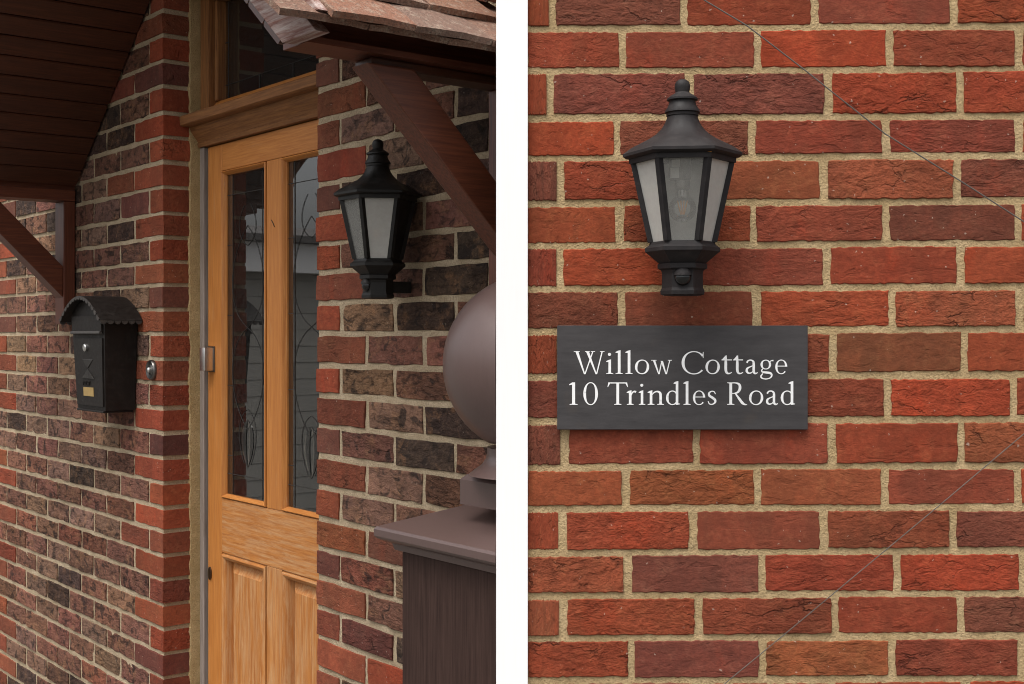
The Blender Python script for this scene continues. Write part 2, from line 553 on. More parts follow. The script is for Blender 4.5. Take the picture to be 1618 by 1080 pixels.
# ------------------------------------------------------------------ bricks
def smooth_noise(nx, ny, cell):
    gx, gy = int(nx / cell) + 3, int(ny / cell) + 3
    gr = np.random.rand(gy, gx) * 2 - 1
    x = np.arange(nx) / cell
    y = np.arange(ny) / cell
    ix, iy = x.astype(int), y.astype(int)
    fx, fy = x - ix, y - iy
    fx = fx * fx * (3 - 2 * fx)
    fy = fy * fy * (3 - 2 * fy)
    a = gr[np.ix_(iy, ix)] * (1 - fx) + gr[np.ix_(iy, ix + 1)] * fx
    b = gr[np.ix_(iy + 1, ix)] * (1 - fx) + gr[np.ix_(iy + 1, ix + 1)] * fx
    return a * (1 - fy)[:, None] + b * fy[:, None]


def mortar_sheet(x0, x1, z0, z1, step, y, amp, back):
    """rough front face (at -y side) with sides and back, as one closed slab"""
    nx, nz = int((x1 - x0) / step) + 1, int((z1 - z0) / step) + 1
    xs, zs = np.linspace(x0, x1, nx), np.linspace(z0, z1, nz)
    d = smooth_noise(nx, nz, 0.03 / step) * 0.55 + smooth_noise(nx, nz, 0.012 / step) * 0.45 if step < 0.01 else np.zeros((nz, nx))
    vs = [(float(xs[i]), y + amp * float(d[j, i]), float(zs[j])) for j in range(nz) for i in range(nx)]
    fs = [(j * nx + i, j * nx + i + 1, (j + 1) * nx + i + 1, (j + 1) * nx + i) for j in range(nz - 1) for i in range(nx - 1)]
    mb = MB()
    mb.add(vs, fs)
    n = len(vs)
    ring = [i for i in range(nx)] + [j * nx + nx - 1 for j in range(1, nz)] + [(nz - 1) * nx + i for i in range(nx - 2, -1, -1)] + [j * nx for j in range(nz - 2, 0, -1)]
    mb.v += [(vs[k][0], back, vs[k][2]) for k in ring]
    L = len(ring)
    for k in range(L):
        mb.f.append((ring[(k + 1) % L], ring[k], n + k, n + (k + 1) % L))
    mb.f.append(tuple(n + k for k in range(L)))
    return mb


def brick_mesh(name, L, H, D, nx, nz, jit, und, mat):
    bm = bmesh.new()
    front = {}
    bev = 0.0014
    ex = [[random.uniform(-1, 1) * jit for _ in range(nx + 1)] for _ in range(2)]
    ez = [[random.uniform(-1, 1) * jit for _ in range(nz + 1)] for _ in range(2)]
    for j in range(nz + 1):
        for i in range(nx + 1):
            x = -L / 2 + L * i / nx
            z = -H / 2 + H * j / nz
            edge = i in (0, nx) or j in (0, nz)
            if j == 0: z += bev + ex[0][i]
            if j == nz: z -= bev + ex[1][i]
            if i == 0: x += bev + ez[0][j]
            if i == nx: x -= bev + ez[1][j]
            if 0 < i < nx: x += random.uniform(-.25, .25) * L / nx
            y = random.uniform(-und, und) + (random.uniform(0, und) if edge else 0)
            if (i in (0, nx)) and (j in (0, nz)):
                k = random.uniform(0, 0.0010)
                x += k if i == 0 else -k
                z += k if j == 0 else -k
            front[i, j] = bm.verts.new((x, y, z))
    for j in range(nz):
        for i in range(nx):
            bm.faces.new((front[i, j], front[i + 1, j], front[i + 1, j + 1], front[i, j + 1]))
    ring = [(i, 0) for i in range(nx)] + [(nx, j) for j in range(nz)] + [(i, nz) for i in range(nx, 0, -1)] + [(0, j) for j in range(nz, 0, -1)]
    r1, r2 = [], []
    for (i, j) in ring:
        p = front[i, j].co
        x = p.x + (-bev if i == 0 else bev if i == nx else 0)
        z = p.z + (-bev if j == 0 else bev if j == nz else 0)
        r1.append(bm.verts.new((x, p.y + bev * 0.9, z)))
        bx = min(max(p.x * 1.0, -L / 2), L / 2)
        r2.append(bm.verts.new((x if i not in (0, nx) else (-L / 2 if i == 0 else L / 2), D, z if j not in (0, nz) else (-H / 2 if j == 0 else H / 2))))
    n = len(ring)
    for k in range(n):
        a, b = front[ring[k]], front[ring[(k + 1) % n]]
        bm.faces.new((b, a, r1[k], r1[(k + 1) % n]))
        bm.faces.new((r1[(k + 1) % n], r1[k], r2[k], r2[(k + 1) % n]))
    bmesh.ops.recalc_face_normals(bm, faces=bm.faces)
    me = bpy.data.meshes.new(name)
    bm.to_mesh(me)
    bm.free()
    me.shade_smooth()
    me.set_sharp_from_angle(angle=R(26))
    me.materials.append(mat)
    return me


def place_brick(me, loc, parent, col, sx=1.0, sz=1.0, roll=0.0):
    o = bpy.data.objects.new('brick', me)
    C.objects.link(o)
    o.parent = parent
    o.location = loc
    o.scale = (sx, 1, sz)
    o.rotation_euler = (0, roll, 0)
    o.color = tuple(col) + (1,)
    return o


def brick_mass(name, rects, y, D, mat, parent):
    """bricks outside the picture: real blocks in one mesh"""
    mb = MB()
    cols = []
    for (x0, x1, z0, z1, c) in rects:
        mb.box(x0, x1, y + random.uniform(-.001, .001), y + D, z0, z1)
        cols += [c] * 24
    o = mb.build(name, mat)
    at = o.data.color_attributes.new('brick_colour', 'FLOAT_COLOR', 'CORNER')
    buf = []
    for c in cols:
        buf += [c[0], c[1], c[2], 1.0]
    at.data.foreach_set('color', buf[:len(at.data) * 4])
    o.parent = parent
    o['kind'] = 'stuff'
    return o


def vary(c, s=0.12):
    k = 1 + random.uniform(-s, s)
    return tuple(min(max(q * k * (1 + random.uniform(-.06, .06)), 0.01), 0.8) for q in c)


# ---- red brick wall with the sign, facing the viewer squarely -----------------------
WY = 2.190                                        # front plane of the red wall
PW = WY / 2000                                    # metres per photo pixel on it
RW = Thing('brick_wall', 'red brick wall with sandy mortar carrying the slate sign', 'wall', (0.55, WY, 0), house=False)
RED = {'r': (0.275, 0.056, 0.026), 'b': (0.325, 0.057, 0.024), 'd': (0.238, 0.056, 0.030), 'p': (0.200, 0.058, 0.036),
       'w': (0.220, 0.062, 0.031), 'o': (0.295, 0.078, 0.034), 'k': (0.165, 0.046, 0.028)}
beds = [43, 110, 184, 248, 319, 386, 455, 522, 594, 664, 737, 803, 872, 940, 1007, 1074]
rows = [((85, 500, 918, 1355), 'rprdr'), ((308, 735, 1155, 1560), 'rdbrr'), ((78, 520, 958, 1375), 'rppbb'),
        ((290, 718, 1142, 1560), 'bwddr'), ((110, 540, 945, 1367), 'proopb'[:5]), ((300, 722, 1140, 1560), 'rrdkr'),
        ((110, 540, 955, 1378), 'dbdrr'), ((305, 732, 1160, 1565), 'kwror'), ((110, 545, 972, 1388), 'rrdwr'),
        ((330, 750, 1145, 1542), 'kddbr'), ((125, 543, 970, 1378), 'pddro'), ((318, 735, 1138, 1558), 'ooodr'),
        ((118, 530, 945, 1355), 'rrddp'), ((325, 750, 1175, 1575), 'oprbr'), ((120, 547, 978, 1378), 'ordrp'),
        ((335, 750, 1160, 1568), 'rpodr')]
TILT = 0.0058
RX0, RX1, RZ1 = 0.0277, 1.75, 3.05


def zpx(y):
    return ZC + (528 - y) * PW


red_mesh = [brick_mesh('brick', 0.215, 0.065, 0.095, 26, 6, 0.0014, 0.0004, M['brick_red']) for _ in range(20)]
mass = []
J = 0.0066                                        # half a joint
edges_z = [zpx(y) for y in beds]
# courses above and below the measured ones
zt = edges_z[0]
courses = []
for i in range(len(rows)):
    top = edges_z[i - 1] if i else edges_z[0] + 0.075
    courses.append((edges_z[i], top, [(830 + q / 2 - 809) * PW for q in rows[i][0]], rows[i][1]))
k = 0
z = edges_z[-1]
while z > 0.08:
    k += 1
    off = 0.09 if k % 2 else 0.2
    courses.append((z - 0.075, z, [off + 0.232 * q for q in range(5)], None))
    z -= 0.075
z = edges_z[0] + 0.075
while z < RZ1 - 0.07:
    k += 1
    off = 0.09 if k % 2 else 0.2
    courses.append((z, z + 0.075, [off + 0.232 * q for q in range(5)], None))
    z += 0.075
for (z0, z1, js, cs) in courses:
    js = list(js)
    while js[-1] < RX1 - 0.24:
        js.append(js[-1] + 0.231)
    xs = [RX0 - J] + js + [RX1 + J]
    for i in range(len(xs) - 1):
        xa, xb = xs[i] + J * random.uniform(.8, 1.25), xs[i + 1] - J * random.uniform(.8, 1.25)
        if i == 0: xa = RX0
        if i == len(xs) - 2: xb = RX1
        if xb - xa < 0.025: continue
        cx = (xa + xb) / 2
        key = cs[i] if cs and i < len(cs) else random.choice('rrrrbddpwok')
        col = vary(RED[key], 0.08)
        za, zb = z0 + J * random.uniform(.75, 1.1), z1 - J * random.uniform(.75, 1.1)
        if cs or (z0 > 0.7 and z1 < 2.6):
            place_brick(random.choice(red_mesh), (cx - RW.b.x, random.uniform(-.0012, .0012), (za + zb) / 2 + TILT * (cx - 0.45)), RW.o, col,
                        (xb - xa) / 0.215 * random.choice((-1, 1)), (zb - za) / 0.065 * random.choice((-1, 1)), -TILT * 0.9 + random.uniform(-.004, .004))
        else:
            mass.append((xa - RW.b.x, xb - RW.b.x, za + TILT * (cx - 0.45), zb + TILT * (cx - 0.45), col))
brick_mass('brickwork', mass, 0, 0.095, M['brick_red_far'], RW.o)
mo = mortar_sheet(RX0 - RW.b.x, RX1 - .004 - RW.b.x, 0.0, RZ1, 0.0042, 0.0027, 0.0012, 0.098)
RW.part('mortar', mo, M['mortar_sand'], smooth=True, shift=False)
cope = MB().box(RX0 - RW.b.x, RX1 + .02 - RW.b.x, -0.015, 0.10, RZ1 + 0.006, RZ1 + 0.056, 0.006)
RW.part('coping', cope, M['mortar_grey'], shift=False)

# ---- white post between the doorway and the red wall ---------------------------------
WP = Thing('white_post', 'narrow white painted post between the doorway and the red brick wall', 'post', (0, 2.18, 0), house=False)
WP.part('shaft', MB().box(-0.02725, 0.02725, 2.18, 2.285, 0.12, 3.10, 0.0008), M['white'])
WP.part('foot', MB().box(-0.02725, 0.02725, 2.178, 2.285, 0.0, 0.117, 0.003), M['white'])
WP.part('post_cap', MB().box(-0.035, 0.027, 2.17, 2.29, 3.103, 3.14, 0.004), M['white'])

# ---- brown house wall ----------------------------------------------------------------
HWL = Thing('house_wall', 'brown stock brick house wall with red brick edges beside the wooden door', 'wall', (0, 0, 0))
MULTI = {'n': (0.245, 0.112, 0.074), 'p': (0.275, 0.115, 0.080), 'k': (0.098, 0.060, 0.045), 'y': (0.32, 0.180, 0.105), 'c': (0.29, 0.105, 0.066), 't': (0.275, 0.150, 0.105)}
QUO = [(0.265, 0.060, 0.031), (0.295, 0.066, 0.032), (0.205, 0.058, 0.034), (0.24, 0.070, 0.038), (0.15, 0.054, 0.038), (0.26, 0.070, 0.034)]
UO = 0.918                                        # right brick edge of the opening
UL, UR, HT = -2.6, 1.93, 3.75
cy = [55, 95, 135, 177, 215, 255, 294, 336, 374, 412.5, 449, 488, 527, 567, 605.5, 645, 684, 724, 763, 802, 840, 878, 916, 956, 994, 1034, 1071]
PC = 3.8363 / 2000
hb = [ZC + (528 - y) * PC for y in cy]
while hb[0] < HT - 0.08: hb.insert(0, hb[0] + 0.075)
while hb[-1] > 0.08: hb.append(hb[-1] - 0.075)
OPEN_TOP = ZC + 1.075
BL, BH = 0.232, 0.116                             # brick pitch and half of it
JH = 0.0074
cand = []
for r in range(len(hb) - 1):
    z1, z0 = hb[r], hb[r + 1]
    ph = r % 2
    open_course = z0 < OPEN_TOP - 0.03

    def run(ua, ub, dirn, first, quoin):
        """bricks from ua towards ub (dirn -1 left, +1 right); first = first length"""
        out = []
        p = ua
        n = 0
        while (p - ub) * dirn < -0.03:
            L = first if n == 0 else BL
            q = p + dirn * L
            if (q - ub) * dirn > 0: q = ub
            if quoin and n == 0:
                col, kind = vary(random.choice(QUO), .15), 'red'
            elif quoin and n == 1 and random.random() < .10:
                col, kind = vary(random.choice(QUO), .15), 'red'
            else:
                zz = (z0 + z1) / 2 - ZC
                w = 'kkknnntpy' if zz > 0.0 else 'nnnppppttyck'
                col, kind = vary(MULTI[random.choice(w)], .15), 'multi'
            a, b = sorted((p, q))
            out.append([a, b, kind, col, n == 0])
            p = q
            n += 1
        return out
    rs = []
    if open_course:
        rs += run(0.0, UL, -1, (BL if ph else BH) - 0.012, True)
        rs += run(UO, UR, 1, (BH if ph else BL) - 0.004, True)
    else:
        rs += run(UR, UL, -1, BL if ph else BH, False)
    for (a, b, kind, col, first) in rs:
        # second opening's red edge far on the left
        if -1.75 < (a + b) / 2 < -1.47 and z0 < ZC + 0.55 and random.random() < 0.75:
            kind, col = 'red', vary(random.choice(QUO), .15)
        a2 = a if abs(a) < 1e-6 or abs(a - UO) < 1e-6 or a <= UL + 1e-6 else a + JH * random.uniform(.7, 1.2)
        b2 = b if abs(b) < 1e-6 or b >= UR - 1e-6 else b - JH * random.uniform(.7, 1.2)
        if abs(b) < 1e-6: b2 = random.uniform(-.0015, .0015)
        if abs(a - UO) < 1e-6: a2 = UO + random.uniform(-.003, .003)
        if b2 - a2 < 0.03: continue
        uc, zc = (a2 + b2) / 2, (z0 + z1) / 2
        w = hw(uc, 0, zc)
        px = 809 + 2000 * w.x / w.y
        py = 528 - 2000 * (zc - ZC) / w.y
        seen = -60 < px < 800 and -60 < py < 1120 and (zc - ZC) < 1.05
        if seen and uc < 0: seen = (zc - ZC) < 1.13 + uc * 0.80
        if seen and uc > 0.9: seen = (zc - ZC) < 0.66
        area = (b2 - a2) * (z1 - z0) / w.y ** 2 * (0.2 + 0.4 * (px > 400)) if seen else 0
        if 40 < py < 1050 and seen: area += 1 if px > 20 else 0
        za, zb = z0 + JH * random.uniform(.75, 1.1), z1 - JH * random.uniform(.75, 1.1)
        cand.append((area, a2, b2, za, zb, kind, col))
cand.sort(key=lambda t: -t[0])
hm = {}
for kind, mt in (('red', M['brick_red']), ('multi', M['brick_multi'])):
    hm[kind, 1] = [brick_mesh('brick', 0.22, 0.065, 0.095, 6, 2, 0.0020, 0.0016 if kind == 'multi' else 0.0009, mt) for _ in range(10)]
    hm[kind, 0] = [brick_mesh('brick', 0.105, 0.065, 0.095, 3, 2, 0.0018, 0.0014 if kind == 'multi' else 0.0008, mt) for _ in range(6)]
mass = {'red': [], 'multi': []}
for i, (area, a, b, z0, z1, kind, col) in enumerate(cand):
    if i < 300:
        L = b - a
        big = 1 if L > 0.15 else 0
        place_brick(random.choice(hm[kind, big]), ((a + b) / 2, random.uniform(-.0015, .0015), (z0 + z1) / 2), HWL.o, col,
                    L / (0.22 if big else 0.105), (z1 - z0) / 0.065 * random.choice((-1, 1)), random.uniform(-.004, .004))
    else:
        mass[kind].append((a, b, z0, z1, col))
brick_mass('brickwork', mass['red'], 0, 0.095, M['brick_red_far'], HWL.o)
brick_mass('brickwork', mass['multi'], 0, 0.095, M['brick_multi_far'], HWL.o)
HWL.part('mortar', mortar_sheet(UL + .004, -0.0045, 0, OPEN_TOP, 0.0075, 0.0042, 0.0018, 0.21), M['mortar_grey'], smooth=True)
HWL.part('mortar', mortar_sheet(UO + 0.0045, UR - .004, 0, OPEN_TOP, 0.0075, 0.0042, 0.0018, 0.21), M['mortar_grey'], smooth=True)
HWL.part('mortar', mortar_sheet(UL + .004, UR - .004, OPEN_TOP + .002, HT, 0.05, 0.004, 0.0, 0.21), M['mortar_grey'], smooth=True)

# dark hall behind the glass
hall = MB()
hall.box(-0.9, 1.9, 2.6, 2.7, 0, 3.0)
hall.box(-0.9, -0.8, 0.215, 2.6, 0, 3.0)
hall.box(1.8, 1.9, 0.62, 2.6, 0, 3.0)
hall.box(-0.9, 1.9, 0.215, 2.7, 3.003, 3.1)
ho = hall.build('hall_walls', M['plaster'])
ho.location = HO
ho.rotation_euler = (0, 0, HROT)
props(ho, 'dim hall walls seen through the leaded door glass', 'hall', kind='structure')
hf = MB().box(-0.8, 1.8, 0.215, 2.6, 0.004, 0.15).build('hall_floor', M['frame_brown'])
hf.location = HO
hf.rotation_euler = (0, 0, HROT)
props(hf, 'dark hall floor behind the front door', 'floor', kind='structure')

# ------------------------------------------------------------------ door frame and fanlight
DF = Thing('door_frame', 'weathered brown door frame with moulded transom and dark fanlight above the door', 'door frame', (UO / 2, 0.12, 0))
TB, TT = ZC + 0.575, ZC + 0.705                   # transom rail bottom and top
FT = OPEN_TOP - 0.004
DF.part('jamb', MB().box(0.003, 0.0335, 0.118, 0.205, 0.0, TB, 0.003), M['jamb'])
DF.part('jamb', MB().box(UO - 0.036, UO - 0.003, 0.118, 0.205, 0.0, TB, 0.003), M['jamb'])
DF.part('gap_shade', MB().box(0.0338, 0.0462, 0.158, 0.200, 0.15, TB), M['gap'])  # near-black strip standing in for the shade in the jamb gap
# transom: sloping drip board that runs past the jamb, with an ogee moulding below
pr = [(0.205, TB), (0.112, TB), (0.109, TB + 0.010), (0.112, TB + 0.014), (0.108, TB + 0.022), (0.094, TB + 0.040),
      (0.088, TB + 0.052), (0.086, TB + 0.060), (0.205, TB + 0.060)]
DF.part('transom', MB().prism(pr, 'x', 0.003, UO - 0.003), M['frame_brown'])
pr = [(0.205, TB + 0.0605), (0.062, TB + 0.0605), (0.055, TB + 0.064), (0.053, TB + 0.088), (0.058, TB + 0.093), (0.110, TB + 0.112), (0.205, TB + 0.112)]
mb = MB().prism(pr, 'x', 0.002, UO - 0.002)
tr = DF.part('drip_board', mb, M['frame_brown'])
pr2 = [(0.081, TB + 0.062), (0.055, TB + 0.064), (0.053, TB + 0.088), (0.058, TB + 0.093), (0.081, TB + 0.100)]
# fanlight: side posts, bottom bead, head, pane with lead cames
zb = TB + 0.1125
DF.part('fanlight_post', MB().box(0.003, 0.060, 0.120, 0.205, zb, FT, 0.004), M['frame_brown_v'])
DF.part('fanlight_post', MB().box(UO - 0.060, UO - 0.003, 0.120, 0.205, zb, FT, 0.004), M['frame_brown_v'])
DF.part('fanlight_bead', MB().prism([(0.125, zb), (0.150, zb + 0.026), (0.200, zb + 0.026), (0.200, zb)], 'x', 0.0605, UO - 0.0605), M['oak_rail'])
DF.part('fanlight_bead', MB().prism([(0.128, 0.0605), (0.150, 0.083), (0.200, 0.083), (0.200, 0.0605)], 'z', zb + 0.027, FT - 0.05).build and MB().box(0.0605, 0.080, 0.140, 0.200, zb + 0.027, FT - 0.05, 0.004), M['frame_brown_v'])
DF.part('frame_head', MB().box(0.0605, UO - 0.0605, 0.120, 0.205, FT - 0.05, FT, 0.004), M['frame_brown'])
fp = DF.part('fanlight_pane', MB().box(0.070, UO - 0.061, 0.170, 0.176, zb + 0.02, FT - 0.052), M['door_glass'])


def came(thing, pts, parent, v, r=0.0010):
    mb = MB().tube([(p[0], v, p[1]) for p in pts], r, 6)
    return thing.part('lead_came', mb, M['lead'], parent)


came(DF, [(0.10, zb + 0.03), (0.10, FT - 0.055)], fp, 0.168)
came(DF, [(0.081, zb + 0.075), (UO - 0.063, zb + 0.075)], fp, 0.168)
for uu in (0.30, 0.50, 0.70):
    came(DF, [(uu, zb + 0.03), (uu, zb + 0.075)], fp, 0.168, 0.0016)
came(DF, [(0.081, zb + 0.205), (0.10, zb + 0.205)], fp, 0.168, 0.0016)
# hand-trowelled pointing between brick and frame
fm = MB()
wob = 0.0
nz = 260
vs, fs = [], []
for i in range(nz + 1):
    z = 0.02 + (FT - 0.03) * i / nz
    wob = wob * 0.75 + random.uniform(-.0022, .0022)
    a = 0.0835 + wob
    vs += [(-0.004, a, z), (0.0035 + random.uniform(0, .0015), a + 0.005, z), (0.0065 + random.uniform(0, .001), 0.1150, z), (0.0065, 0.1235, z), (-0.004, 0.1235, z)]
for i in range(nz):
    for k in range(5):
        fs.append((i * 5 + k, i * 5 + (k + 1) % 5, i * 5 + 5 + (k + 1) % 5, i * 5 + 5 + k))
fs += [(0, 1, 2, 3, 4), tuple(nz * 5 + q for q in (4, 3, 2, 1, 0))]
fm.add(vs, fs)
DF.part('pointing', fm, M['fillet'], smooth=True)
DF.part('threshold', MB().box(0.003, UO - .003, 0.04, 0.21, 0.06, 0.147, 0.006), M['jamb'])

# ------------------------------------------------------------------ front door
D0, D1 = 0.0465, UO - 0.0445
FD = Thing('front_door', 'honey oak front door with two tall leaded panes and worn lower panels', 'door', (UO / 2, 0.13, 0.15))
VF, VB = 0.126, 0.168
zt, zg1, zg0, zp1, zbm = ZC + 0.572, ZC + 0.492, ZC - 0.492, ZC - 0.655, 0.152
UG = [(0.136, 0.446), (0.512, 0.822 - 0.040)]
UG = [(0.140, 0.422), (0.512, 0.790)]
FD.part('stile', MB().box(D0, UG[0][0], VF, VB, zbm, zt, 0.002), M['oak'])
FD.part('stile', MB().box(UG[1][1], D1, VF, VB, zbm, zt, 0.002), M['oak'])
FD.part('muntin', MB().box(UG[0][1] + .0005, UG[1][0] - .0005, VF + .0006, VB, zg0 + .0005, zg1 - .0005, 0.002), M['oak'])
FD.part('muntin', MB().box(UG[0][1] + .0005, UG[1][0] - .0005, VF + .0006, VB, 0.36, zp1 - .0005, 0.002), M['oak_worn'])
FD.part('rail', MB().box(UG[0][0] + .0005, UG[1][1] - .0005, VF + .0004, VB, zg1, zt, 0.002), M['oak_rail'])
FD.part('rail', MB().box(UG[0][0] + .0005, UG[1][1] - .0005, VF + .0004, VB, zp1, zg0, 0.002), M['oak_rail_worn'])
FD.part('rail', MB().box(UG[0][0] + .0005, UG[1][1] - .0005, VF + .0004, VB, zbm, 0.3595, 0.002), M['oak_rail_worn'])


def bead_bars(u0, u1, z0, z1, w, vin, name, mats):
    """four moulded bars round an opening, mitred, falling from the face to the glass"""
    prof = [(0.0, VF + 0.006), (0.08, VF + 0.005), (0.12, VF - 0.002), (0.35, VF - 0.0045), (0.6, VF - 0.001), (0.8, VF + 0.006), (1.0, vin)]
    P = lambda s, t: {0: lambda q: None}
    def bar(fn):
        vs, fs = [], []
        for (t, v) in prof:
            a, b = fn(t * w)
            vs += [(a[0], v, a[1]), (b[0], v, b[1])]
        a, b = fn(w)
        vs += [(a[0], VB - 0.004, a[1]), (b[0], VB - 0.004, b[1])]
        a, b = fn(0)
        vs += [(a[0], VB - 0.004, a[1]), (b[0], VB - 0.004, b[1])]
        n = len(prof) + 2
        for i in range(n):
            j = (i + 1) % n
            fs.append((2 * i, 2 * i + 1, 2 * j + 1, 2 * j))
        fs += [tuple(2 * i for i in range(n)), tuple(2 * i + 1 for i in reversed(range(n)))]
        return MB().add(vs, fs)
    e = 0.0008
    FD.part(name, bar(lambda t: ((u0 + e + t, z0 + e + t), (u0 + e + t, z1 - e - t))), mats[0], smooth=True)
    FD.part(name, bar(lambda t: ((u1 - e - t, z0 + e + t), (u1 - e - t, z1 - e - t))), mats[0], smooth=True)
    FD.part(name, bar(lambda t: ((u0 + e + t, z0 + e + t), (u1 - e - t, z0 + e + t))), mats[1], smooth=True)
    FD.part(name, bar(lambda t: ((u0 + e + t, z1 - e - t), (u1 - e - t, z1 - e - t))), mats[1], smooth=True)


for k, (u0, u1) in enumerate(UG):
    bead_bars(u0, u1, zg0, zg1, 0.013, 0.135, 'bead', (M['oak'], M['oak_rail']))
    gl = FD.part('glass_pane', MB().box(u0 + 0.011, u1 - 0.011, 0.140, 0.146, zg0 + 0.011, zg1 - 0.011), M['door_glass'])
    a, b = u0 + 0.014, u1 - 0.014
    lo, hi = zg0 + 0.015, zg1 - 0.015
    m0, w = (a + b) / 2, b - a
    V = 0.1388
    came(FD, [(a + 0.035, lo), (a + 0.035, hi)], gl, V)
    came(FD, [(b - 0.035, lo), (b - 0.035, hi)], gl, V)
    came(FD, [(a, hi - 0.06), (b, hi - 0.06)], gl, V)
    came(FD, [(a, lo + 0.06), (b, lo + 0.06)], gl, V)
    for q in (0.12, 0.34, 0.56, 0.78):
        zz = lo + (hi - lo) * q
        came(FD, [(a, zz), (a + 0.035, zz)], gl, V, 0.0009)
        came(FD, [(b - 0.035, zz), (b, zz)], gl, V, 0.0009)
    zm = (lo + hi) / 2 + 0.02

    def arc(pts, n=14):
        out = []
        for i in range(n + 1):
            t = i / n
            x = sum(c * p for c, p in zip(((1 - t) ** 3, 3 * t * (1 - t) ** 2, 3 * t * t * (1 - t), t ** 3), [p[0] for p in pts]))
            y = sum(c * p for c, p in zip(((1 - t) ** 3, 3 * t * (1 - t) ** 2, 3 * t * t * (1 - t), t ** 3), [p[1] for p in pts]))
            out.append((x, y))
        return out
    for s in (-1, 1):
        came(FD, arc([(m0, zm + 0.30), (m0 + s * 0.13, zm + 0.20), (m0 + s * .13, zm + .05), (m0, zm)]), gl, V, 0.0007)
        came(FD, arc([(m0, zm), (m0 + s * 0.13, zm - 0.05), (m0 + s * .13, zm - .20), (m0, zm - 0.30)]), gl, V, 0.0007)
        came(FD, arc([(m0, zm - 0.24), (m0 + s * 0.06, zm - 0.26), (m0 + s * .07, zm - .33), (m0 + s * 0.02, zm - 0.40)]), gl, V, 0.0007)
        came(FD, arc([(m0, zm + 0.24), (m0 + s * 0.06, zm + 0.26), (m0 + s * .07, zm + .31), (m0 + s * 0.02, zm + 0.36)]), gl, V, 0.0007)
    # leaf and bud glass let into the pattern
    for s in (-1, 1):
        pts = arc([(m0, zm - 0.27), (m0 + s * 0.05, zm - 0.29), (m0 + s * .05, zm - .36), (m0, zm - 0.41)], 8) + arc([(m0, zm - 0.41), (m0 + s * 0.012, zm - 0.36), (m0 + s * .012, zm - .3), (m0, zm - 0.27)], 8)[1:-1]
        FD.part('leaf_glass', MB().prism(pts, 'y', 0.1382, 0.1394), M['etched'], gl)

for (u0, u1) in UG:
    bead_bars(u0, u1, 0.36, zp1, 0.026, 0.150, 'panel_mould', (M['oak_worn'], M['oak_rail_worn']))
    # raised and fielded panel
    a, b, c, d = u0 + 0.026, u1 - 0.026, 0.386, zp1 - 0.026
    f = 0.030
    vs = [(a, 0.152, c), (b, 0.152, c), (b, 0.152, d), (a, 0.152, d),
          (a + f, 0.137, c + f), (b - f, 0.137, c + f), (b - f, 0.137, d - f), (a + f, 0.137, d - f),
          (a, 0.164, c), (b, 0.164, c), (b, 0.164, d), (a, 0.164, d)]
    fs = [(4, 5, 6, 7), (0, 1, 5, 4), (1, 2, 6, 5), (2, 3, 7, 6), (3, 0, 4, 7), (8, 9, 1, 0), (9, 10, 2, 1), (10, 11, 3, 2), (11, 8, 0, 3), (11, 10, 9, 8)]
    FD.part('panel', MB().add(vs, fs), M['oak_worn'])
# latch pull and keyhole cover
la = FD.part('latch_pull', MB().prism([(0.057, 0.1255), (0.057, 0.098), (0.064, 0.090), (0.092, 0.094), (0.092, 0.1255)], 'z', ZC - 0.110, ZC - 0.040, 0.002), M['chrome'], smooth=True)
FD.part('latch_rim', MB().box(0.053, 0.096, 0.122, 0.1258, ZC - 0.114, ZC - 0.036, 0.0015), M['pewter'], la)
kc = []
for i in range(20):
    a = 2 * PI * i / 20
    kc.append((0.064 + 0.010 * math.cos(a), ZC - 0.730 + 0.019 * math.sin(a) + (0.002 if math.sin(a) > 0.9 else 0)))
FD.part('keyhole_cover', MB().prism(kc, 'y', 0.121, 0.1262, 0.001), M['bronze'], smooth=True)
FD.part('scratch', MB().tube([(0.452, 0.1258, ZC + 0.322), (0.462, 0.1256, ZC + 0.312), (0.469, 0.1258, ZC + 0.302)], 0.0014, 5), M['gap'])

# ------------------------------------------------------------------ porch canopy
PCN = Thing('porch_canopy', 'dark stained timber porch canopy with lichened tiles over the front door', 'porch', (0.463, 0, ZC))
UC = 0.463
PIT = math.atan(0.809)
SO = 0.512                                        # soffit height (above the eye) at the left eave line
US = 1.182                                        # half width to the soffit eave line
VFR = -0.50                                       # front of the canopy


def sz(d):                                        # soffit height at distance d from the centre line
    return ZC + SO + (US - d) * 0.809


cs, sn = math.cos(PIT), math.sin(PIT)
slope_len = US / cs
nb = 20
bw = slope_len / nb
for side in (-1, 1):
    for i in range(nb):
        s0, s1 = i * bw + 0.0016, (i + 1) * bw - 0.0016
        def pt(s, off, side=side):
            d = US - s * cs
            return (UC + side * (d + off * sn), sz(US) + s * sn + off * cs)
        q = [pt(s0 + .004, 0), pt(s1 - .004, 0), pt(s1, 0.004), pt(s1, 0.012), pt(s0, 0.012), pt(s0, 0.004)]
        PCN.part('soffit_board', MB().prism(q, 'y', VFR + 0.002, -0.006), M['soffit'])
    q = [pt(0, 0.0125), pt(slope_len - 0.01, 0.0125), pt(slope_len + .05, 0.105), pt(0, 0.105)]
    PCN.part('roof_deck', MB().prism(q, 'y', VFR + 0.004, -0.004), M['stain'])

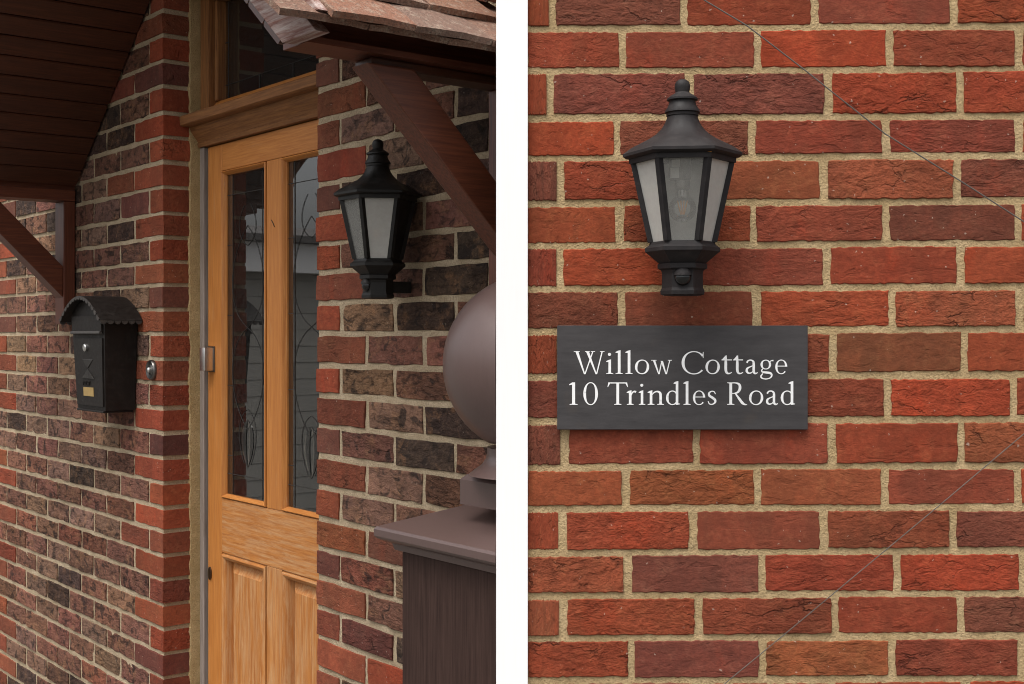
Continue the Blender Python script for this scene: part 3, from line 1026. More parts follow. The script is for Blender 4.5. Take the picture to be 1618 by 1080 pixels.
# eave beams (horizontal, square to the wall), wall posts and 45 degree braces
for (ua, ub) in ((-0.815, -0.730), (1.665, 1.750)):
    br = empty('gallows_bracket', (0, 0, 0))
    br.parent = PCN.o
    zbm_ = 0.462 if ua < 0 else 0.4835               # the right-hand beam sits higher, tucked in under the tile eave
    PCN.part('eave_beam', MB().box(ua - 0.004, ub + (0.004 if ua < 0 else -0.03), -0.415 if ua < 0 else -0.350, -0.003, ZC + zbm_, ZC + 0.500, 0.003), M['stain'] if ua < 0 else M['soffit'], br)  # right beam painted in the darker soffit colour to imitate eave shade
    PCN.part('wall_post', MB().box(ua, ub, -0.043, -0.003, ZC + 0.035, ZC + zbm_ - .0005, 0.003), M['stain_v'], br)
    dz_ = zbm_ - 0.0005
    b0, b1 = (0.128, 0.236) if ua < 0 else (0.152, 0.252)
    q = [(-0.0435, ZC + b0), (-0.0435, ZC + b1), (-0.0435 - (dz_ - b1), ZC + dz_), (-0.0435 - (dz_ - b0), ZC + dz_)]
    PCN.part('brace', MB().prism(q, 'x', ua + (0.006 if ua < 0 else 0.022), ub - 0.006, 0.003), M['stain'], br)
# fascia filling between beam and soffit
PCN.part('eave_fascia', MB().box(-0.790, -0.735, VFR + 0.003, -0.003, ZC + 0.501, ZC + 0.522), M['stain'])
PCN.part('eave_fascia', MB().box(1.660, 1.745, VFR + 0.003, -0.003, ZC + 0.501, ZC + 0.512), M['stain'])
# bargeboards with level-cut ends and a capping strip
for side in (-1, 1):
    def bp(d, z, side=side):
        return (UC + side * d, z)
    zl = ZC + 0.500
    q = [bp(1.250, zl), bp(1.365, zl), bp(0.0, zl + 1.365 * 0.809), bp(0.0, zl + 1.250 * 0.809)]
    PCN.part('bargeboard', MB().prism(q, 'y', VFR - 0.028, VFR - 0.0005, 0.002), M['barge'])
    q = [bp(1.345, zl + .022), bp(1.412, zl + .022), bp(0.0, zl + .022 + 1.412 * 0.809), bp(0.0, zl + .022 + 1.345 * 0.809)]
    PCN.part('capping_strip', MB().prism(q, 'y', VFR - 0.050, VFR - 0.0285, 0.002), M['barge'])

# plain clay tiles, each one laid; two layers at the eave
def tile_mesh():
    bm = bmesh.new()
    L, Wd, T = 0.265, 0.163, 0.0115
    nx, ny = 5, 6
    g0 = {}
    for k, off in enumerate((0, T)):
        for j in range(ny + 1):
            for i in range(nx + 1):
                y = -Wd / 2 + Wd * i / nx
                s = L * j / ny + (random.uniform(-.003, .002) if j == 0 else 0)
                cam_ = 0.002 * (1 - (2 * i / nx - 1) ** 2) + 0.002 * math.sin(PI * j / ny)
                g0[k, i, j] = bm.verts.new((s, y + random.uniform(-.001, .001), off + cam_ + random.uniform(-.0008, .0008)))
    for j in range(ny):
        for i in range(nx):
            bm.faces.new((g0[1, i, j], g0[1, i + 1, j], g0[1, i + 1, j + 1], g0[1, i, j + 1]))
            bm.faces.new((g0[0, i, j], g0[0, i, j + 1], g0[0, i + 1, j + 1], g0[0, i + 1, j]))
    ring = [(i, 0) for i in range(nx)] + [(nx, j) for j in range(ny)] + [(i, ny) for i in range(nx, 0, -1)] + [(0, j) for j in range(ny, 0, -1)]
    for k in range(len(ring)):
        a, b = ring[k], ring[(k + 1) % len(ring)]
        bm.faces.new((g0[0, a[0], a[1]], g0[0, b[0], b[1]], g0[1, b[0], b[1]], g0[1, a[0], a[1]]))
    bmesh.ops.recalc_face_normals(bm, faces=bm.faces)
    me = bpy.data.meshes.new('tile')
    bm.to_mesh(me)
    bm.free()
    me.shade_smooth()
    me.set_sharp_from_angle(angle=R(40))
    me.materials.append(M['tile'])
    return me


tiles = [tile_mesh() for _ in range(5)]
EU, EZ = 1.402, 0.484                             # tile edge: distance from centre and height above the eye
for side in (-1, 1):
    for c in range(-1, 15):
        s0 = max(c, 0) * 0.103 + (0.012 if c == -1 else 0.0)
        lift = 0.0165 if c == -1 else 0.034
        stag = 0.0825 if c % 2 else 0.0
        for t in range(5):
            yv = VFR - 0.035 + 0.0815 + t * 0.165 - stag
            if yv + 0.0815 > -0.003: continue
            d = EU - s0 * cs
            z = EZ + s0 * sn
            o = bpy.data.objects.new('tile', random.choice(tiles))
            C.objects.link(o)
            o.parent = PCN.o
            tilt = PIT - R(7.6)
            off = lift
            loc = Vector((side * (d + off * sn), yv + random.uniform(-.002, .002), z + off * cs))
            o.location = loc
            if side == 1:
                o.rotation_euler = Matrix(((-math.cos(tilt), 0, math.sin(tilt)), (0, -1, 0), (math.sin(tilt), 0, math.cos(tilt)))).to_euler()
            else:
                o.rotation_euler = Matrix(((math.cos(tilt), 0, -math.sin(tilt)), (0, 1, 0), (math.sin(tilt), 0, math.cos(tilt)))).to_euler()
            o.scale = (1 if c >= 0 else 0.62, 1, 1)
rz = EZ + EU * 0.809
q = [(-0.11, -0.07), (-0.07, -0.02), (0, 0.02), (0.07, -0.02), (0.11, -0.07), (0.10, -0.085), (0.06, -0.04), (0, -0.005), (-0.06, -0.04), (-0.10, -0.085)]
PCN.part('ridge_tile', MB().prism([(UC + a, ZC + rz + b + 0.06) for a, b in q], 'y', VFR - 0.03, -0.004), M['tile'])

# ------------------------------------------------------------------ letter box
LB = Thing('letter_box', 'black metal letter box with scalloped arched roof on the brown wall', 'letter box', (-0.322, 0, ZC - 0.238))
cu = -0.322
zb0, zb1 = ZC - 0.238, ZC + 0.060
ht, hbm = 0.142, 0.118                            # half widths
vs = [(cu - hbm, -0.098, zb0), (cu + hbm, -0.098, zb0), (cu + hbm, -0.004, zb0), (cu - hbm, -0.004, zb0),
      (cu - ht, -0.110, zb1), (cu + ht, -0.110, zb1), (cu + ht, -0.004, zb1), (cu - ht, -0.004, zb1)]
# gabled top of the body under the arch
for t in range(7):
    a = PI * t / 6
    vs.append((cu + ht * math.cos(a), -0.110, zb1 + 0.048 * math.sin(a)))
    vs.append((cu + ht * math.cos(a), -0.004, zb1 + 0.048 * math.sin(a)))
fs = [(0, 1, 5, 4), (1, 2, 6, 5), (2, 3, 7, 6), (3, 0, 4, 7), (3, 2, 1, 0)]
arcF = [8 + 2 * t for t in range(7)]
arcB = [9 + 2 * t for t in range(7)]
fs += [tuple([4, 5] + arcF[1:-1]), tuple([6, 7] + list(reversed(arcB[1:-1])))]
for t in range(6):
    a = [arcF[t], arcB[t], arcB[t + 1], arcF[t + 1]]
    rep = {8: 5, 9: 6, 20: 4, 21: 7}
    fs.append(tuple(rep.get(x, x) for x in a))
body = LB.part('body', MB().add(vs, fs), M['post_black'])


def bf(u, z, out=0.0):                            # a point on the slightly sloping front face
    k = (z - zb0) / (zb1 - zb0)
    return (u, -0.098 - 0.012 * k - out, z)


def slab(u0, u1, z0, z1, out, base=0.0, tap=0.0):
    vs = [bf(u0 + tap, z0, base), bf(u1 - tap, z0, base), bf(u1, z1, base), bf(u0, z1, base), bf(u0 + tap, z0, out), bf(u1 - tap, z0, out), bf(u1, z1, out), bf(u0, z1, out)]
    return MB().add(vs, [(0, 3, 2, 1), (4, 5, 6, 7), (0, 1, 5, 4), (1, 2, 6, 5), (2, 3, 7, 6), (3, 0, 4, 7)])


dr = LB.part('door', slab(cu - 0.124, cu + 0.124, zb0 + 0.012, ZC - 0.012, 0.005, 0.0003, 0.014), M['post_black'])
fl = LB.part('flap', slab(cu - 0.128, cu + 0.128, ZC + 0.008, ZC + 0.058, 0.007, 0.0003, 0.002), M['post_black'])
LB.part('flap_lip', MB().prism([(bf(0, ZC + 0.002)[1] - .0003, ZC - 0.001), (bf(0, ZC + 0.002)[1] - 0.014, ZC + 0.003), (bf(0, ZC)[1] - 0.012, ZC + 0.011), (bf(0, ZC)[1] - .0073, ZC + 0.0105)], 'x', cu - 0.126, cu + 0.126), M['trim'], fl)  # lighter paint here is a painted highlight along the lip
for (p, q, r_) in (((-.050, -.078), (.046, -.078), (-.002, -.108)), ((-.002, -.110), (-.052, -.141), (.050, -.141))):
    LB.part('emboss', MB().prism([(cu + a, ZC + b) for a, b in (p, q, r_)], 'y', -0.1108, -0.1070, 0.0022), M['emboss'], dr)
LB.part('label_plate', slab(cu - 0.046, cu + 0.040, ZC - 0.196, ZC - 0.168, 0.0068, 0.0052), M['brass'], dr)
lk = MB()
ring = [(0.0125, 0.0), (0.0125, 0.006), (0.010, 0.0085), (0.004, 0.009)]
vs, fs = [], []
for (r_, o_) in ring:
    for k in range(16):
        a = 2 * PI * k / 16
        p = bf(cu - 0.010 + r_ * math.cos(a), ZC - 0.042 + r_ * math.sin(a), 0.0052 + o_)
        vs.append(p)
for i in range(3):
    for k in range(16):
        fs.append((i * 16 + k, i * 16 + (k + 1) % 16, i * 16 + 16 + (k + 1) % 16, i * 16 + 16 + k))
fs.append(tuple(range(48, 64)))
LB.part('lock', lk.add(vs, fs), M['chrome'], dr, smooth=True)
# raised lettering on the little door
tcv = bpy.data.curves.new('lettering', 'FONT')
tcv.body = 'POST'
tcv.size = 0.020
tcv.space_character = 1.45
tcv.extrude = 0.0012
to = bpy.data.objects.new('tmp', tcv)
C.objects.link(to)
dg = bpy.context.evaluated_depsgraph_get()
tm = bpy.data.meshes.new_from_object(to.evaluated_get(dg))
bpy.data.objects.remove(to)
tm.materials.clear()
tm.materials.append(M['post_black'])
tm.transform(Matrix.Translation(Vector((cu - 0.046, -0.1088, ZC - 0.162)) - LB.b) @ Matrix.Rotation(R(90), 4, 'X'))
lo_ = bpy.data.objects.new('lettering', tm)
C.objects.link(lo_)
lo_.parent = dr
# arched roof sheet with scalloped edges
rf = MB()
n = 18
rv, rfaces = [], []
for k, (hwid, rise) in enumerate(((0.176, 0.078), (0.172, 0.074))):
    for y in (-0.138, -0.003):
        for t in range(n + 1):
            x = -1 + 2 * t / n
            zz = (math.cos(x * PI * 0.5) ** 0.85) if abs(x) < 1 else 0.0
            rv.append((cu + hwid * x, y, ZC + 0.044 + rise * zz - (0.003 if k else 0)))
m1 = n + 1
for t in range(n):
    rfaces.append((t, t + 1, m1 + t + 1, m1 + t))
    rfaces.append((2 * m1 + t + 1, 2 * m1 + t, 3 * m1 + t, 3 * m1 + t + 1))
    rfaces.append((t + 1, t, 2 * m1 + t, 2 * m1 + t + 1))
    rfaces.append((m1 + t, m1 + t + 1, 3 * m1 + t + 1, 3 * m1 + t))
rfaces += [(0, m1, 3 * m1, 2 * m1), (n, 2 * m1 + n, 3 * m1 + n, m1 + n)]
roof = LB.part('roof', rf.add(rv, rfaces), M['post_black'], smooth=True)
sca = MB()
for t in range(15):
    x = -1 + 2 * (t + 0.5) / 15
    zc_ = ZC + 0.044 + 0.078 * (math.cos(x * PI * .5) ** 0.85)
    sl = -0.078 * 0.85 * math.sin(x * PI * .5) * PI * .5 / 0.176
    ang = math.atan(sl)
    pts = []
    for i in range(7):
        a = PI + PI * i / 6
        px_, pz_ = 0.0125 * math.cos(a), 0.012 * math.sin(a)
        pts.append((cu + 0.176 * x + px_ * math.cos(ang) - pz_ * math.sin(ang), zc_ - 0.001 + px_ * math.sin(ang) + pz_ * math.cos(ang)))
    sca.prism(pts, 'y', -0.1405, -0.1382)
for sidex in (-1, 1):
    for t in range(6):
        y = -0.127 + t * 0.0225
        pts = [(y + 0.011 * math.cos(PI + PI * i / 6), ZC + 0.043 + 0.012 * math.sin(PI + PI * i / 6)) for i in range(7)]
        sca.prism(pts, 'x', cu + sidex * 0.1745, cu + sidex * 0.1775)
LB.part('scalloped_trim', sca, M['trim'], roof)
LB.part('bottom_rim', MB().box(cu - 0.114, cu + 0.114, -0.104, -0.006, zb0 - 0.007, zb0 - .0005, 0.002), M['post_black'])

# ------------------------------------------------------------------ door bell
DB = Thing('door_bell', 'round pewter door bell push on the red brick edge', 'door bell', (-0.071, 0, ZC - 0.109))


def disc(mbx, cu_, cz_, prof, n=28):
    vs, fs = [], []
    for (r_, v_) in prof:
        for k in range(n):
            a = 2 * PI * k / n
            vs.append((cu_ + r_ * math.cos(a), v_, cz_ + r_ * math.sin(a)))
    for i in range(len(prof) - 1):
        for k in range(n):
            fs.append((i * n + k, i * n + (k + 1) % n, (i + 1) * n + (k + 1) % n, (i + 1) * n + k))
    fs.append(tuple(range((len(prof) - 1) * n, len(prof) * n)))
    fs.append(tuple(reversed(range(n))))
    return mbx.add(vs, fs)


DB.part('plate', disc(MB(), -0.071, ZC - 0.109, [(0.031, -0.001), (0.031, -0.008), (0.028, -0.012), (0.024, -0.011), (0.017, -0.009), (0.013, -0.011)]), M['pewter'], smooth=True)
DB.part('push_button', disc(MB(), -0.071, ZC - 0.109, [(0.009, -0.0112), (0.009, -0.016), (0.006, -0.019), (0.002, -0.020)]), M['chrome'], smooth=True)


# ------------------------------------------------------------------ wall lanterns
def make_lantern(label, loc, rotz, mat, scale=1.0):
    """half-glazed six-sided lantern; local -y points away from the wall, z = 0 at its foot"""
    t = Thing('wall_lantern', label, 'lantern', loc, house=False, rotz=rotz, group='lanterns on the brick walls')
    t.b = Vector((0, 0, 0))
    ay = -0.0855
    ph = 0.0                                      # vertices at 0, 60, ... : flat sides face -y and +y
    K = 2.105 / 2000
    Z = lambda y: (467 - y) * K
    base = t.part('base', MB().lathe([(0.030, 0.0), (0.036, 0.002), (0.0365, 0.008), (0.034, 0.013), (0.0335, 0.036), (0.035, 0.042), (0.041, 0.045), (0.041, 0.053)], 0, ay, 6, ph), mat)
    t.part('wall_bracket', MB().box(-0.013, 0.013, ay + 0.020, -0.002, 0.014, 0.040, 0.003), mat)
    t.part('tray', MB().lathe([(0.039, 0.0535), (0.044, 0.058), (0.058, 0.070), (0.062, 0.073), (0.062, 0.079), (0.055, 0.084), (0.053, 0.089)], 0, ay, 6, ph), mat)
    z0, z1 = Z(383), Z(249)
    r0, r1 = 0.0525, 0.083
    bars = []
    for k in range(6):
        a = ph + k * PI / 3
        p0 = Vector((r0 * math.cos(a), ay + r0 * math.sin(a), z0))
        p1 = Vector((r1 * math.cos(a), ay + r1 * math.sin(a), z1))
        rad = Vector((math.cos(a), math.sin(a), 0))
        tan = Vector((-math.sin(a), math.cos(a), 0))
        w_, d_ = 0.0068, 0.0045
        vs = []
        for p in (p0, p1):
            vs += [p + tan * w_ - rad * d_, p + tan * w_ * .55 + rad * d_, p - tan * w_ * .55 + rad * d_, p - tan * w_ - rad * d_]
        t.part('glazing_bar', MB().add(vs, [(0, 1, 2, 3), (7, 6, 5, 4), (0, 4, 5, 1), (1, 5, 6, 2), (2, 6, 7, 3), (3, 7, 4, 0)]), mat)
    # panes: front and two front sides are glass, the rear ones are metal with pale enamel inside
    for k in range(6):
        a0, a1 = ph + k * PI / 3, ph + (k + 1) * PI / 3
        am = (a0 + a1) / 2
        nrm = Vector((math.cos(am), math.sin(am), 0))
        def C3(r_, a, z, inn):
            return Vector((r_ * math.cos(a), ay + r_ * math.sin(a), z)) - nrm * inn
        glazed = math.sin(am) < 0.1 and True
        glazed = k in (3, 4, 5)
        th = (0.001, 0.003) if glazed else (0.0, 0.002)
        vs = []
        for inn in th:
            vs += [C3(r0, a0, z0, inn), C3(r0, a1, z0, inn), C3(r1, a1, z1, inn), C3(r1, a0, z1, inn)]
        box_f = [(0, 1, 2, 3), (7, 6, 5, 4), (0, 4, 5, 1), (1, 5, 6, 2), (2, 6, 7, 3), (3, 7, 4, 0)]
        if glazed:
            t.part('glass_pane', MB().add(vs, box_f), M['pane_clear'] if k == 4 else M['pane'])
        else:
            t.part('back_panel', MB().add(vs, box_f), mat)
            vs = []
            for inn in (0.0024, 0.0034):
                vs += [C3(r0 * .98, a0, z0 + .001, inn), C3(r0 * .98, a1, z0 + .001, inn), C3(r1 * .98, a1, z1 - .001, inn), C3(r1 * .98, a0, z1 - .001, inn)]
            t.part('enamel_lining', MB().add(vs, box_f), M['reflector'])
    t.part('top_ring', MB().lathe([(r1 - 0.002, z1 - 0.010), (r1 + 0.005, z1 - 0.010), (r1 + 0.006, z1 + 0.004), (r1 - 0.002, z1 + 0.004)], 0, ay, 6, ph, cap=False).lathe([(r1 - 0.002, z1 + 0.004), (r1 - 0.002, z1 - 0.010)], 0, ay, 6, ph, cap=False), mat)
    prof = [(0.0930, Z(250.5)), (0.0985, Z(247)), (0.0985, Z(242.5)), (0.0850, Z(233)), (0.0705, Z(226)), (0.0560, Z(219)), (0.0445, Z(212)), (0.0360, Z(204)), (0.0305, Z(196)), (0.0275, Z(189)), (0.0255, Z(183))]
    # roof with gently rounded facets: 12 vertices between hexagon and circle towards the top
    n = 36
    vs, fs = [], []
    for i, (r_, z) in enumerate(prof):
        w_ = min(1.0, max(0.0, (i - 2) / 7)) ** 1.2
        for k in range(n):
            a = 2 * PI * k / n
            am = (a % (PI / 3)) - PI / 6
            rh = r_ * math.cos(PI / 6) / math.cos(am)
            rc = r_ * 0.96
            rr = rh * (1 - w_) + rc * w_
            vs.append((rr * math.cos(a), ay + rr * math.sin(a), z))
    for i in range(len(prof) - 1):
        for k in range(n):
            fs.append((i * n + k, i * n + (k + 1) % n, (i + 1) * n + (k + 1) % n, (i + 1) * n + k))
    fs += [tuple(reversed(range(n))), tuple(range((len(prof) - 1) * n, len(prof) * n))]
    rf_ = t.part('roof', MB().add(vs, fs), mat, smooth=True)
    t.part('finial', MB().lathe([(0.0265, Z(184)), (0.0265, Z(180)), (0.0290, Z(178.5)), (0.0283, Z(175)), (0.0235, Z(168)), (0.0215, Z(161)), (0.0255, Z(159)), (0.0252, Z(156)), (0.0190, Z(151.5)), (0.0135, Z(148.5)), (0.0115, Z(146.5)),
                                 (0.0118, Z(144.5)), (0.0128, Z(139)), (0.0125, Z(134)), (0.0105, Z(129.5)), (0.006, Z(126.5)), (0.001, Z(125.5))], 0, ay, 24), mat, rf_, smooth=True)
    # movement sensor: dark dome in a round seat on the base
    dm = MB()
    n1, n2 = 18, 6
    vs, fs = [], []
    fy = ay - 0.0345 * math.cos(PI / 6) + 0.001
    for i in range(n2 + 1):
        th_ = PI / 2 * i / n2
        for k in range(n1):
            a = 2 * PI * k / n1
            vs.append((0.0135 * math.cos(th_) * math.cos(a), fy - 0.011 * math.sin(th_), 0.029 + 0.0135 * math.cos(th_) * math.sin(a)))
    for i in range(n2):
        for k in range(n1):
            fs.append((i * n1 + k, i * n1 + (k + 1) % n1, (i + 1) * n1 + (k + 1) % n1, (i + 1) * n1 + k))
    t.part('sensor_dome', dm.add(vs, fs), M['plastic_dark'], base, smooth=True)
    hood = MB()
    vs, fs = [], []
    for i in range(5):
        th_ = PI / 2 * i / 4
        for k in range(11):
            a = PI * k / 10
            vs.append((0.0148 * math.cos(th_) * math.cos(a), fy - 0.0135 * math.sin(th_), 0.0325 + 0.0140 * math.cos(th_) * math.sin(a)))
    for i in range(4):
        for k in range(10):
            fs.append((i * 11 + k, i * 11 + k + 1, i * 11 + 12 + k, i * 11 + 11 + k))
    t.part('sensor_hood', hood.add(vs, fs), mat, base, smooth=True)
    # bulb hanging from its holder
    hz = z1 - 0.002
    hd = t.part('lamp_holder', MB().lathe([(0.0165, hz - 0.036), (0.018, hz - 0.034), (0.018, hz), (0.012, hz + 0.002)], -0.004, ay, 20), M['holder'], smooth=True)
    t.part('sticker', MB().box(-0.020, -0.006, ay - 0.0198, ay - 0.0188, hz - 0.034, hz - 0.017).box(-0.018, -0.004, ay - 0.0198, ay - 0.0188, hz - 0.0155, hz - 0.004), M['paper'], hd)
    cap_ = t.part('bulb_cap', MB().lathe([(0.011, hz - 0.052), (0.0125, hz - 0.050), (0.0125, hz - 0.0365)], 0, ay, 20), M['pewter'], smooth=True)
    bz = hz - 0.083
    prof = []
    for i in range(15):
        th_ = -PI / 2 + (PI / 2 + 1.05) * i / 14
        prof.append((max(0.0228 * math.cos(th_), 0.0006), bz + 0.0228 * math.sin(th_)))
    prof.append((0.0105, hz - 0.0525))
    bl = t.part('bulb', MB().lathe(prof, 0, ay, 24), M['bulb'], smooth=True)
    for q in (-1.2, -0.4, 0.4, 1.2):
        t.part('filament', MB().tube([(q * 0.0022, ay - 0.003, bz - 0.010), (q * 0.0068, ay - 0.004, bz + 0.013)], 0.0012, 6), M['filament'], bl)
    t.part('filament_stem', MB().tube([(0, ay, bz + 0.034), (0, ay, bz + 0.006)], [0.004, 0.0015], 8), M['bulb'], bl)
    t.o.scale = (scale,) * 3
    return t


LZ = ZC + (528 - 467) * 2.105 / 2000
make_lantern('charcoal wall lantern with clear filament bulb above the slate sign', (0.2925, WY - 0.004, LZ), R(-6.5), M['black'])
w = hw(1.330, -0.004, ZC + 0.077)
make_lantern('dusty black wall lantern under the porch brace right of the door', (w.x, w.y, w.z), HROT, M['black_old'], 0.965)

# ------------------------------------------------------------------ slate sign with lettering
SY = 2.178                                        # front face of the slate
SP = SY / 2000
SX0, SX1 = (880.5 - 809) * SP, (1276.5 - 809) * SP
SZ1, SZ0 = ZC + (528 - 514) * SP, ZC + (528 - 678.5) * SP
SG = Thing('house_sign', 'dark slate house sign with white serif lettering on the red wall', 'sign', ((SX0 + SX1) / 2, SY, SZ0), house=False)
sl = MB().box(SX0, SX1, SY, SY + 0.008, SZ0, SZ1, 0.0010)
SG.part('slate', sl, M['slate'])
for q in (0.3, 0.7):
    SG.part('spacer', MB().box(SX0 + q * (SX1 - SX0) - .01, SX0 + q * (SX1 - SX0) + .01, SY + 0.0081, WY - 0.001, SZ0 + 0.07, SZ0 + 0.10), M['plastic_dark'])


class Glyph:
    """letters drawn with a broad nib: polygons in units of the capital height"""
    def __init__(self):
        self.p = []

    def poly(self, *pts):
        self.p.append(list(pts))

    def stem(self, x, y0, y1, w=0.108, foot=True, head=False, flag=False):
        self.poly((x - w / 2, y0), (x + w / 2, y0), (x + w / 2, y1), (x - w / 2, y1))
        if foot:
            self.serif(x, y0, w, 1)
        if head:
            self.serif(x, y1, w, -1)
        if flag:
            self.poly((x - w / 2, y1), (x - w / 2, y1 - 0.10), (x - w * 1.35, y1 - 0.085), (x - w * 1.35, y1 - 0.06))
            self.poly((x - w / 2, y1), (x + w / 2, y1), (x + w / 2, y1 + 0.025))

    def serif(self, x, y, w, d):
        e = w * 1.15 + 0.018
        self.poly((x - e, y), (x + e, y), (x + e, y + d * 0.026), (x + w / 2, y + d * 0.048), (x - w / 2, y + d * 0.048), (x - e, y + d * 0.026))

    def line(self, a, b, w, w2=None):
        w2 = w if w2 is None else w2
        self.poly((a[0] - w / 2, a[1]), (a[0] + w / 2, a[1]), (b[0] + w2 / 2, b[1]), (b[0] - w2 / 2, b[1]))

    def pen(self, pts, ws, n=8):
        """Catmull-Rom stroke of varying width"""
        P = [pts[0]] + list(pts) + [pts[-1]]
        out = []
        for i in range(1, len(P) - 2):
            for k in range(n):
                t = k / n
                q = []
                for c in (0, 1):
                    a, b, c2, d = P[i - 1][c], P[i][c], P[i + 1][c], P[i + 2][c]
                    q.append(0.5 * (2 * b + (c2 - a) * t + (2 * a - 5 * b + 4 * c2 - d) * t * t + (3 * b - a - 3 * c2 + d) * t ** 3))
                out.append((q[0], q[1], ws[i - 1] * (1 - t) + ws[i] * t))
        out.append((pts[-1][0], pts[-1][1], ws[-1]))
        L, Rr = [], []
        for i, (x, y, w) in enumerate(out):
            a, b = out[max(i - 1, 0)], out[min(i + 1, len(out) - 1)]
            dx, dy = b[0] - a[0], b[1] - a[1]
            l = math.hypot(dx, dy) or 1
            L.append((x - dy / l * w / 2, y + dx / l * w / 2))
            Rr.append((x + dy / l * w / 2, y - dx / l * w / 2))
        for i in range(len(L) - 1):
            self.poly(L[i], L[i + 1], Rr[i + 1], Rr[i])

    def ring(self, cx, cy, rx, ry, thick=0.105, thin=0.042, a0=0, a1=360, tilt=-14):
        n = 40
        st = [a0 + (a1 - a0) * i / n for i in range(n + 1)]
        def P(a, k):
            ca, sa = math.cos(R(a)), math.sin(R(a))
            if not k:
                return (cx + rx * ca, cy + ry * sa)
            b = R(a)
            th = thin + (thick - thin) * abs(math.cos(b - R(tilt))) ** 1.6
            return (cx + (rx - th) * ca if abs(ca) > .0 else cx, cy + (ry - thin - (th - thin) * 0.35) * sa)
        for i in range(n):
            self.poly(P(st[i], 0), P(st[i + 1], 0), P(st[i + 1], 1), P(st[i], 1))


XH = 0.615


